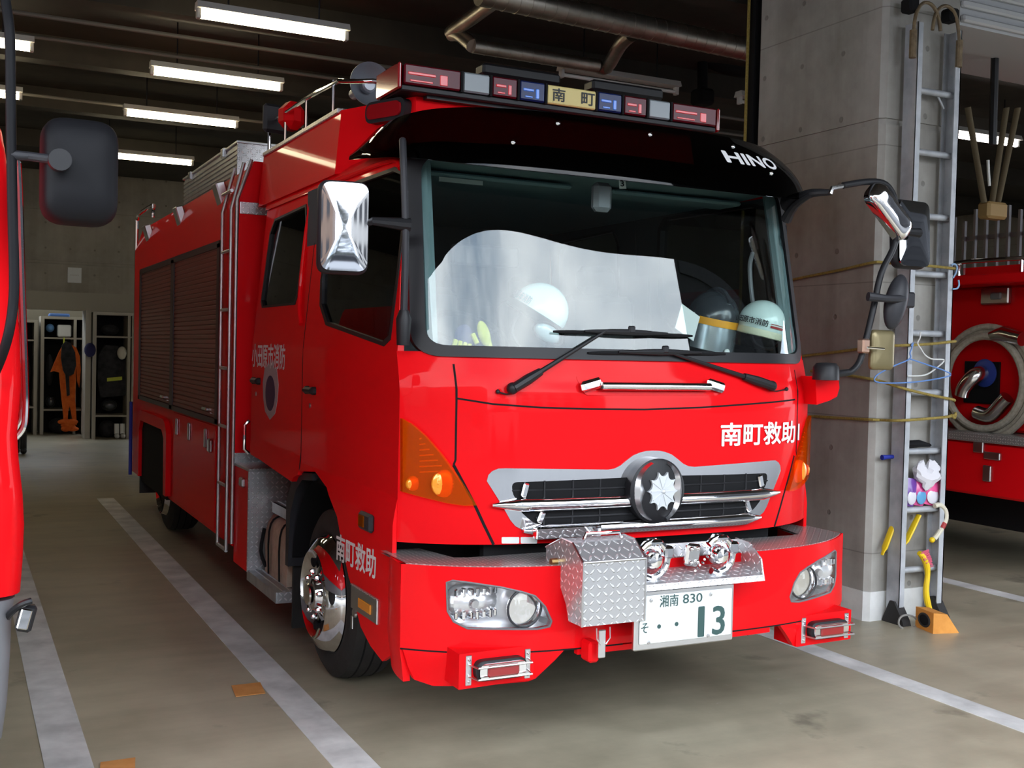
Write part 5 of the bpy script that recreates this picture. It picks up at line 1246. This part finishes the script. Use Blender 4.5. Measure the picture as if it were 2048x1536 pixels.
# crumpled white cloth and packets on a rung
random.seed(3)
c = pl3(1852, 950, 1.16); m = MB(); rg = []
for i in range(9):
    ph = -1.35+2.7*i/8; rg.append([c+Vector((.125*cos(ph)*cos(a)*random.uniform(.75, 1.2), .055*cos(ph)*sin(a)*random.uniform(.7, 1.2), .085*sin(ph)*random.uniform(.8, 1.1)+.03*cos(a*2))) for a in [2*pi*k/16 for k in range(16)]])
tag(m.loft(rg).build('white_cloth', flat('white_cloth', (.72, .70, .74), .9), None, 20), 'crumpled white cloth on top of the packets on the ladder rung', 'cloth')
for px, w_, col, nm, lb in ((1822, .055, (.16, .05, .34), 'purple', 'purple and white plastic packet leaning on the ladder rung, left one'), (1841, .06, (.62, .06, .26), 'pink', 'pink and blue plastic packet on the ladder rung, middle one'), (1863, .075, (.80, .10, .30), 'bright_pink', 'bright pink plastic packet on the ladder rung, right one')):
    a = pl3(px, 990, 1.17); pk = thing('plastic_packet', lb, 'packet', (a.x, a.y, .782), 'packets on the ladder')
    tl = .13 if px < 1850 else .2; Rm = Matrix.Rotation(tl, 4, 'Y')
    m = MB(); rg = []
    for i in range(8):
        t = i/7; rg.append([Vector((w_*cos(q)*(.75+.25*sin(pi*t))*random.uniform(.85, 1.1), .022*sin(q)*sin(pi*max(.1, min(.9, t)))*1.3, .19*t)) for q in [2*pi*k/14 for k in range(14)]])
    m.loft(rg).xf(Matrix.Translation((a.x-.01, 1.18, .787)) @ Rm); m.build('wrapper', flat(nm+'_wrapper', col, .3, 0, .5), pk, 20)
    m = MB().ball((0, -.022, .06), (w_*.75, .008, .05), 12, 8).xf(Matrix.Translation((a.x-.01, 1.18, .787)) @ Rm); m.build('label_patch', flat(nm+'_patch', (.72, .70, .76) if px != 1841 else (.10, .35, .62), .3, 0, .5), pk)
# yellow handles, cane, brush
for (p, q), lb in ((((1764, 1110), (1790, 1040)), 'yellow plastic handle sticking out low left of the ladder rail'), (((1806, 1095), (1838, 1030)), 'yellow plastic handle slanting between the ladder rails')):
    a, b = pl3(*p, 1.21), pl3(*q, 1.21); d = (b-a)
    m = MB().tube([a, a+d*.12, a+d*.2, a+d*.6, b], [.012, .015, .026, .026, .022], 10, 0, True, False, .5); tag(m.build('yellow_scraper', YEL), lb, 'tool', 'yellow tools behind the ladder')
cn = thing('cane', 'cream hooked stick with a red ring hanging on the ladder rung', 'stick', pl3(1880, 1045, 1.10))
MB().tube([pl3(*q, 1.13) for q in ((1869, 1012), (1880, 1010), (1890, 1020), (1892, 1036), (1886, 1052), (1876, 1068), (1868, 1078))], .017, 10, 3).build('shaft', flat('cream_plastic', (.68, .64, .50), .5), cn)
MB().tube([pl3(1888, 1046, 1.13), pl3(1883, 1056, 1.13)], .021, 10).build('ring', RS, cn); MB().ball(pl3(1864, 1080, 1.13), .02, 10, 8).build('tip', YEL, cn)
bh = thing('scrub_brush', 'yellow handled scrub brush with pink bristles standing in the ladder', 'brush', pl3(1858, 1180, 1.12))
MB().tube([pl3(*q, 1.13) for q in ((1838, 1106), (1846, 1114), (1853, 1130), (1855, 1150), (1852, 1180), (1855, 1205), (1861, 1222), (1864, 1232))], [.016, .022, .022, .018, .02, .022, .016, .012], 10, 3).build('handle', YEL, bh)
bt = MB()
for k in range(60):
    t = k/60; px = 1842+t*14+random.uniform(-2, 2); py = 1104+t*32; a = pl3(px, py, 1.13+random.uniform(-.02, .02)); b = pl3(px+13-4*t, py-6+random.uniform(-2, 2), a.y); bt.tube([a, b], .004, 5)
bt.build('bristles', PINKB, bh)
tag(MB().tube([pl3(*q, 1.19) for q in ((1815, 1105), (1813, 1125), (1811, 1112))], .006, 6).build('teal_stick', flat('teal_plastic', (.12, .36, .33), .5)), 'thin teal stick between wall and ladder rail, low down', 'stick') if False else None
# orange wheel chock with its grey cord
ck = thing('wheel_chock', 'orange wedge shaped wooden wheel chock on the floor at the ladder foot', 'chock', (3.0, 1.0, 0))
a, b, c_, d_ = AT(1840, 1266, 2, 0), AT(1918, 1266, 2, 0), AT(1866, 1268, 2, 0), AT(1838, 1250, 2, 0)
L0 = Vector((c_.x, c_.y, 0)); ex = Vector((b.x-c_.x, b.y-c_.y, 0)); ln_ = ex.length; ex.normalize(); ey = Vector((-ex.y, ex.x, 0)); wd = .20
ch_ = MB(); pr = [(0, 0), (ln_, 0), (ln_-.005, .008), (.10, .125), (0, .135)]
ch_.loft([[L0+ex*u+Vector((0, 0, v)) for u, v in pr], [L0+ex*u+ey*wd+Vector((0, 0, v)) for u, v in pr]]); cko = ch_.build('wedge', ORPLY, ck, 20)
MB().tube([L0-ex*.001+ey*.10+Vector((0, 0, .068))+(ey*cos(t)*.06+Vector((0, 0, sin(t)*.04))) for t in [2*pi*k/18 for k in range(18)]], .008, 6, 0, False, True).build('hand_hole', RUB, cko)
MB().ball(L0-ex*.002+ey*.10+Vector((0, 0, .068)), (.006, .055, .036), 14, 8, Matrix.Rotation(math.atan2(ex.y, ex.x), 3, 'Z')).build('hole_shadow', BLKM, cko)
wire('cord', 'grey cord lying in loops on the floor beside the orange wheel chock', 'cord', [(1838, 1244), (1828, 1234), (1812, 1230), (1800, 1236), (1798, 1250), (1812, 1260), (1830, 1254), (1838, 1248)], 1.035, .007, flat('grey_cord', (.25, .24, .22), .8))

# ================================================================== neighbour fire truck, right
N_ = thing('fire_truck', 'dark red fire truck right of the pillar with a coiled hose on its side', 'fire truck', (5.8, 4.5, 0))
X = 4.65
MB().bx(X-.03, 6.97, 1.03, 8.2, 2.42, 2.50, .01).build('shade_overhang', RED, N_); MB().bx(X, 6.9, 1.03, 1.40, 1.19, 2.42, .01).build('shade_cheek', RED, N_)  # overhang and end cheek added to shade the set-back upper side
X0_ = X; X = X+.30
nb = MB().bx(X, 6.95, 1.30, 8.2, 1.2, 2.42, .02).build('upper_body', RED, N_)
MB().bx(X0_-.02, 6.97, 1.0, 8.2, .68, 1.12, .02).build('lower_body', RED, N_)
MB().bx(X0_-.05, X+.03, 1.0, 8.0, 1.12, 1.19, .004).build('running_tread', TREADF, N_)
MB().bx(X+.2, 6.7, 1.3, 8.0, .35, .7).build('underframe', BLKM, N_)
for y in (3.3, 6.6):
    wq = MB().lathe([(.28, -.24), (.43, -.24), (.45, -.2), (.45, -.04), (.42, 0), (.30, .01), (.27, -.05), (.001, -.05)], (X0_+.05, y, .45), 'x', 32); 
    wq.v = [(2*(X0_+.05)-x, y_, z_) for x, y_, z_ in wq.v]; wq.build('wheel', RUB, N_)
hc = MB(); C_ = AT(1975, 765, 0, X-.07)
for k, (dx, rr, r_) in enumerate(((0, .43, .032), (-.05, .39, .032), (-.02, .47, .028))):
    hc.tube([C_+Vector((dx, rr*cos(a), rr*1.0*sin(a))) for a in [2*pi*q/40 for q in range(40)]], r_, 10, 0, False, True)
hc.build('hose_coil', HOSE, N_)
MB().tube([AT(1985, 672, 0, X-.1), AT(2010, 668, 0, X-.12), AT(2046, 678, 0, X-.14)], [.05, .07, .06], 14).build('suction_nozzle', CHR2, N_)
ip = MB().box(AT(1965, 765, 0, X), (.04, .36, .36), None, .005).build('inlet_panel', BLKM, N_)
p = AT(1962, 760, 0, X-.03); MB().tube([p+Vector((0, -.03, .06)), p+Vector((-.10, -.02, .03)), p+Vector((-.12, .06, -.06)), p+Vector((-.12, .09, -.14))], [.07, .07, .065, .06], 14, 3).build('inlet_elbow', CHR2, ip)
MB().lathe([(.11, 0), (.12, -.02), (.10, -.03), (.001, -.03)], p+Vector((.0, -.05, .06)), 'x', 24).build('inlet_ring', flat('blue_ring', (.02, .05, .30), .4), ip)
MB().tube([AT(1955, 825, 0, X-.1), AT(1980, 830, 0, X-.13), AT(2005, 805, 0, X-.14), AT(2015, 795, 0, X-.14)], .06, 12, 4).build('hose_elbow', CHR2, N_)
for px, py, w_, h_ in ((1958, 893, .10, .10), (1985, 912, .16, .06), (1975, 947, .08, .13)): MB().box(AT(px, py, 0, X0_-.03), (.03, w_, h_), None, .006).build('body_latch', STEEL, N_)
tb = MB().box(AT(1992, 592, 0, X-.02), (.05, .28, .14), None, .01).build('marker_box', STEEL, N_)
MB().box(AT(1992, 592, 0, X-.045), (.03, .11, .06), None, .01).build('marker_lens', CLENS, tb)
rl = MB(); rl.tube([(X0_+.05, 1.1, 2.60), (X0_+.05, 2.35, 2.62), (X0_+.05, 2.42, 2.58), (X0_+.05, 2.42, 2.48)], .018, 8, 3)
for y in (1.2, 1.8): rl.tube([(X0_+.05, y, 2.49), (X0_+.05, y, 2.61)], .014, 6)
rl.build('top_rail', CHR, N_)
MB().bx(X0_+.08, X0_+.10, 1.1, 2.4, 2.49, 2.57).build('rail_board', RED, N_)
lr = MB()
for k in range(14): lr.bx(X+.51, X+.54, 1.6+k*.12, 1.625+k*.12, 2.49, 3.08+.05*(k % 3))
for z in (2.6, 2.9): lr.bx(X+.54, X+.56, 1.4, 3.1, z, z+.04)
lr.build('stowed_ladder', flat('dull_aluminium', (.20, .20, .21), .5, .3), N_)
# hanging sling right of the pillar
hg = thing('hanging_sling', 'pale straps hanging from the ceiling to a hook block right of the pillar', 'sling', (5.1, 1.75, 4.8))
def hs(px, py): return AT(px, py, 1, 1.75)
for (a, b), (c_, d_) in (((1950, 300), (1968, 405)), ((2018, 300), (1996, 405)), ((2000, 300), (1984, 405))): MB().tube([hs(a, b)+(hs(a, b)-hs(c_, d_))*.8, hs(c_, d_)], .03, 8, 0, True, False, .4).build('strap', flat('beige_strap', (.20, .16, .10), .8) if a == 1950 else bpy.data.materials['beige_strap'], hg)
MB().box(hs(1985, 422), (.22, .12, .13), None, .02).build('hook_block', flat('tan_block', (.30, .19, .07), .6), hg)
MB().tube([hs(1976, 320), hs(1977, 345), hs(1979, 372)], .012, 6).build('pull_cord', PAPER, hg)
MB().tube([hs(1985, 250)+Vector((0, 0, .6)), hs(1985, 290)], .03, 8).build('drop_rod', BLK, hg)

# ================================================================== neighbour fire truck, left edge
K = thing('fire_truck', 'red fire truck cut off by the left picture edge with a big black mirror', 'fire truck', (-3.8, 2.8, 0))
YL = -.78
lrings = []
for px, py, dy in ((41, 1182, 0), (46, 1120, 0), (49, 1050, -.01), (46, 990, -.01), (38, 920, -.01), (35, 870, 0), (38, 830, 0), (43, 770, .02), (41, 700, .04), (33, 560, .10), (22, 420, .16), (12, 310, .22), (4, 262, .26), (-10, 240, .32)):
    p = AT(px, py, 1, YL+dy+.08); lrings.append((p.z, p.x, YL+dy))
lbump = []
for px, py in ((4, 1470), (14, 1400), (20, 1310), (24, 1220), (30, 1190)):
    p = AT(px, py, 1, YL+.1); lbump.append((p.z, p.x, YL+.02))
def ring_(z, x1, yf_, r=.10):
    o = rounded([(-4.9, yf_), (x1, yf_), (x1, 6.5), (-4.9, 6.5)], [.1, r, .05, .1], 6); return [Vector((a, b, z)) for a, b in o]
cb_ = MB().loft([ring_(z, x, y) for z, x, y in lrings]).build('cab_body', RED, K, 30)
MB().loft([ring_(z, x, y, .08) for z, x, y in lbump]).build('bumper', MIDG, K)
MB().bx(-4.7, -2.95, YL-.03, YL+.01, .42, .55, .01).build('grille_bar', CHR, K)
MB().loft([[Vector((x, y, z)) for x, z in ((-4.75, 0), (-2.83, 0))] for y, z in ((.26, 1.6), (.45, 2.45))], cap=False, ring_closed=False).build('windshield', GLASSD, K) if False else None
m = MB(); m.add([(-4.75, .235, 1.6), (-2.80, .235, 1.6), (-2.84, .44, 2.42), (-4.7, .44, 2.42), (-4.75, .245, 1.6), (-2.80, .245, 1.6), (-2.84, .45, 2.42), (-4.7, .45, 2.42)], [(0, 1, 2, 3), (7, 6, 5, 4), (0, 4, 5, 1), (1, 5, 6, 2), (2, 6, 7, 3), (3, 7, 4, 0)]); m.v = [(x, y+YL-.2, z-.02) for x, y, z in m.v]; m.build('windshield', flat('dark_windshield', (.01, .012, .013), .05), K)
def kp(px, py, y=0.0): return AT(px, py, 1, y+YL-.15)
mm = MB().tube([kp(6, -30, .05), kp(14, 20, .02), kp(20, 80), kp(22, 250), kp(25, 420), kp(28, 540), kp(26, 610), kp(14, 680), kp(-10, 745, .1), kp(-30, 770, .25)], .0135, 12, 4).build('mirror_pole', MIRP, K)
A, B = kp(82, 232), kp(242, 448); c = (A+B)/2
fw = Vector((.05, -1, 0)).normalized(); ex = Vector((-fw.y, fw.x, 0))
hd = MB().loft(shell(c-fw*.03, ex, fw, Vector((0, 0, 1)), .205, .300, .07, .066)).build('mirror_head', MIRP, mm, 60)
MB().tube([kp(22, 310), kp(60, 313), kp(128, 322, -.06)], [.014, .013, .013], 10).build('mirror_arm', GRYP, mm)
MB().lathe([(.03, -.01), (.03, .03)], kp(120, 320, -.085), 'y', 18).build('arm_socket', BLK, mm)
MB().tube([kp(20, 300, 1.2), kp(36, 330, 1.2), kp(44, 560, 1.2), kp(50, 740, 1.2), kp(51, 820, 1.2), kp(45, 860, 1.2), kp(20, 885, 1.2)], .012, 8, 4).build('grab_rail', CHR, K)
MB().tube([kp(33, 400, 1.5), kp(42, 600, 1.5), kp(44, 810, 1.5), kp(36, 850, 1.5), kp(20, 872, 1.5)], .01, 8, 4).build('grab_rail', CHR, K)
p = kp(52, 1235, .15); sb = MB().box(p, (.045, .04, .08), Matrix.Rotation(.25, 3, 'Y'), .008).build('step_mirror', BLK, K)
MB().box(p+Vector((-.005, -.022, 0)), (.03, .006, .06), Matrix.Rotation(.25, 3, 'Y'), .003).build('mirror_glass', MIRR, sb)
MB().tube([kp(62, 1202, .12), kp(45, 1208, .12), kp(22, 1225, .18), kp(5, 1250, .25)], .010, 8, 3).build('mirror_bracket', BLK, sb)
for y in (.75, 5.0): MB().lathe([(.25, -.26), (.43, -.24), (.45, -.2), (.45, -.06), (.42, -.02), (.30, .0), (.001, -.05)], (-2.86, y, .45), 'x', 32).build('wheel', RUB, K)

# ================================================================== lockers along the back wall
def locker(label, x0, x1, y, z1, shelves, posts=()):
    o = thing('open_locker', label, 'locker', ((x0+x1)/2, y+.3, 0), 'open lockers at the back wall')
    for x in (x0, x1): MB().bx(x-.03, x+.03, y, y+.6, 0, z1).build('side_post', LOCK, o)
    for x in posts: MB().bx(x-.025, x+.025, y, y+.6, 0, z1).build('divider', LOCK, o)
    for z in shelves: MB().bx(x0, x1, y+.01, y+.6, z-.015, z+.015).build('shelf', LOCK, o)
    MB().bx(x0-.03, x1+.03, y, y+.6, z1, z1+.05).build('top', LOCK, o)
    MB().bx(x0, x1, y+.58, y+.6, 0, z1).build('back', BLKM, o)
    return o
Y1_, Y2_ = 18.2, 17.0
def kb(px, py, y): return AT(px, py, 1, y)
a, b = kb(83, 866, Y1_), kb(171, 640, Y1_); locker('open metal locker with the orange suit, left of the two wide lockers', a.x, b.x, Y1_, b.z, [kb(100, 676, Y1_).z, kb(100, 820, Y1_).z], [kb(150, 700, Y1_).x])
a2, b2 = kb(187, 878, Y2_), kb(268, 632, Y2_); locker('open metal locker with dark gear beside the truck body, right of the two wide lockers', a2.x, b2.x, Y2_, b2.z, [kb(230, 674, Y2_).z, kb(230, 832, Y2_).z], [kb(258, 700, Y2_).x])
a3, b3 = kb(20, 860, Y1_), kb(72, 645, Y1_); locker('open metal locker half hidden behind the red truck at the left edge', a3.x, b3.x, Y1_, b3.z, [kb(40, 680, Y1_).z, kb(40, 815, Y1_).z])
tag(MB().bx(kb(171, 700, 17.1).x, kb(182, 700, 17.1).x, 17.1, 17.7, 0, 2.33).build('locker_post', LOCK), 'pale upright post between the two wide open lockers', 'post')
def cloth(o, name, mat, pts, y, dep=.10):
    m = MB(); n = len(pts)
    m.loft([[kb(px, py, y)+Vector((0, d_, 0)) for px, py in pts] for d_ in (-dep/2, dep/2)]); return m.build(name, mat, o, 60)
su = thing('orange_suit', 'orange work suit hanging in the open locker', 'suit', kb(130, 760, 18.15), 'clothing in the lockers')
cloth(su, 'jacket', ORANGE, [(118, 704), (126, 690), (140, 688), (152, 695), (159, 712), (161, 740), (158, 775), (154, 762), (152, 735), (150, 800), (123, 800), (118, 745), (107, 742), (101, 744), (110, 722)], 18.10, .12)
cloth(su, 'trousers', ORANGE, [(123, 800), (150, 800), (152, 825), (153, 850), (146, 846), (139, 812), (136, 822), (135, 838), (127, 838), (125, 815)], 18.10, .11)
MB().tube([kb(128, 676, 18.21), kb(128, 690, 18.1), kb(124, 700, 18.1)], .015, 8).build('hanger_loop', HIVIS, su)
bj = thing('black_jacket', 'black jacket hanging in front of the orange suit', 'jacket', kb(137, 715, 18.0), 'clothing in the lockers')
cloth(bj, 'body', DARKC, [(124, 690), (132, 682), (141, 686), (150, 705), (152, 730), (147, 748), (138, 752), (139, 790), (134, 792), (131, 750), (126, 740), (122, 715)], 17.96, .10)
oh = MB(); 
for k in range(14): oh.ball(kb(random.uniform(124, 146), random.uniform(843, 858), 18.05), (random.uniform(.06, .12), .06, random.uniform(.04, .07)), 8, 6)
tag(oh.build('cloth_heap', ORANGE), 'heap of orange cloth on the locker floor below the suit', 'cloth')
def item(name, label, cat, px, py, y, r, mat, box=False, grp=None):
    c = kb(px, py, y); m = MB().box(c, (r[0]*2, r[1]*2, r[2]*2), None, .02) if box else MB().ball(c, r, 18, 12)
    return tag(m.build(name, mat), label, cat, grp)
item('white_box', 'white box on the top shelf above the orange suit', 'box', 128, 662, 18.4, (.12, .12, .115), PAPER, True)
item('blue_bag', 'light blue bag on the top shelf of the left wide locker', 'bag', 100, 656, 18.4, (.075, .12, .08), flat('sky_blue_cloth', (.12, .28, .55), .8), False)
item('blue_sheet', 'folded blue sheet on top of the left wide locker', 'sheet', 118, 631, 18.4, (.18, .15, .035), flat('tarp_blue', (.04, .12, .36), .7), True)
GH = 'helmets in the lockers'
item('silver_helmet', 'dark shiny helmet on the low shelf of the left wide locker', 'helmet', 101, 803, 18.4, (.09, .13, .11), HELB, False, GH)
item('white_helmet', 'white helmet hanging in the right wide locker', 'helmet', 244, 706, 17.05, (.085, .10, .12), flat('dull_white_helmet', (.6, .58, .5), .4), False, GH)
item('dark_helmet', 'dark helmet on the low shelf of the right wide locker', 'helmet', 218, 810, 17.2, (.14, .14, .11), HELB, False, GH)
item('navy_bag', 'navy blue bag hanging at the post between the lockers', 'bag', 180, 700, 17.0, (.10, .10, .13), NAVY)
dj = thing('dark_jacket', 'dark firefighter jacket with a yellow band in the right wide locker', 'jacket', kb(225, 740, 17.2), 'clothing in the lockers')
cloth(dj, 'body', DARKC, [(196, 710), (210, 690), (235, 692), (248, 715), (250, 790), (200, 795), (194, 760)], 17.25, .2)
cloth(dj, 'band', HIVIS, [(214, 756), (244, 753), (244, 760), (214, 763)], 17.13, .02)
for px, lb in ((234, 'white boot at the bottom of the right wide locker, left of the pair'), (246, 'white boot at the bottom of the right wide locker, right of the pair')):
    m = MB(); c = kb(px, 876, 17.05); m.tube([(c.x, 17.12, .27), (c.x, 17.12, .08)], .045, 10); m.ball((c.x, 17.06, .05), (.045, .11, .05), 12, 8); tag(m.build('white_boot', PAPER), lb, 'boot', 'white boots in the locker')
for px, py, r, nm, lb in ((118, 845, (.19, .18, .15), 'dark_bag', 'black bag on the floor of the left wide locker'), (214, 858, (.15, .18, .16), 'dark_bag', 'black bag on the floor of the right wide locker'), (99, 740, (.07, .15, .30), 'dark_coat', 'dark coat hanging at the left inside the left wide locker'), (160, 740, (.04, .12, .4), 'dark_coat', 'dark coat hanging at the right inside the left wide locker'), (220, 660, (.16, .15, .10), 'dark_bag', 'black bag on the top shelf of the right wide locker'), (47, 745, (.12, .15, .4), 'dark_coat', 'dark coat hanging in the half hidden locker at the left edge')):
    y = 18.42 if px < 180 else 17.33; c = kb(px, py, y)
    if 'floor' in lb: c.z = r[2]+.002
    tag(MB().ball(c, r, 18, 12).build(nm, DARKC), lb, nm.split('_')[1], 'dark gear in the lockers')
for px, lb in ((33, 'dark rubber boot on the floor beside the left truck, left of the pair'), (47, 'dark rubber boot on the floor beside the left truck, right of the pair')):
    c = AT(px, 908, 2, 0); m = MB(); m.tube([(c.x, c.y+.06, .36), (c.x, c.y+.06, .07)], .05, 10); m.ball((c.x, c.y, .05), (.048, .12, .05), 12, 8); tag(m.build('rubber_boot', RUB), lb, 'boot', 'dark boots by the left truck')
sg_ = thing('wall_sign', 'small white sign plate on the back wall above the lockers', 'sign', (-.95, 17.49, 2.98))
a, b = kb(135, 565, 17.49), kb(163, 536, 17.49); MB().bx(a.x, b.x, 17.475, 17.5, a.z, b.z, .004).build('plate', PAPER, sg_)
m = MB()
for k in range(6): x = a.x+(b.x-a.x)*(.18+.11*k); m.bx(x, x+.016, 17.471, 17.476, (a.z+b.z)/2-.012, (a.z+b.z)/2+.012)
m.build('faint_lettering', LAMPW, sg_)
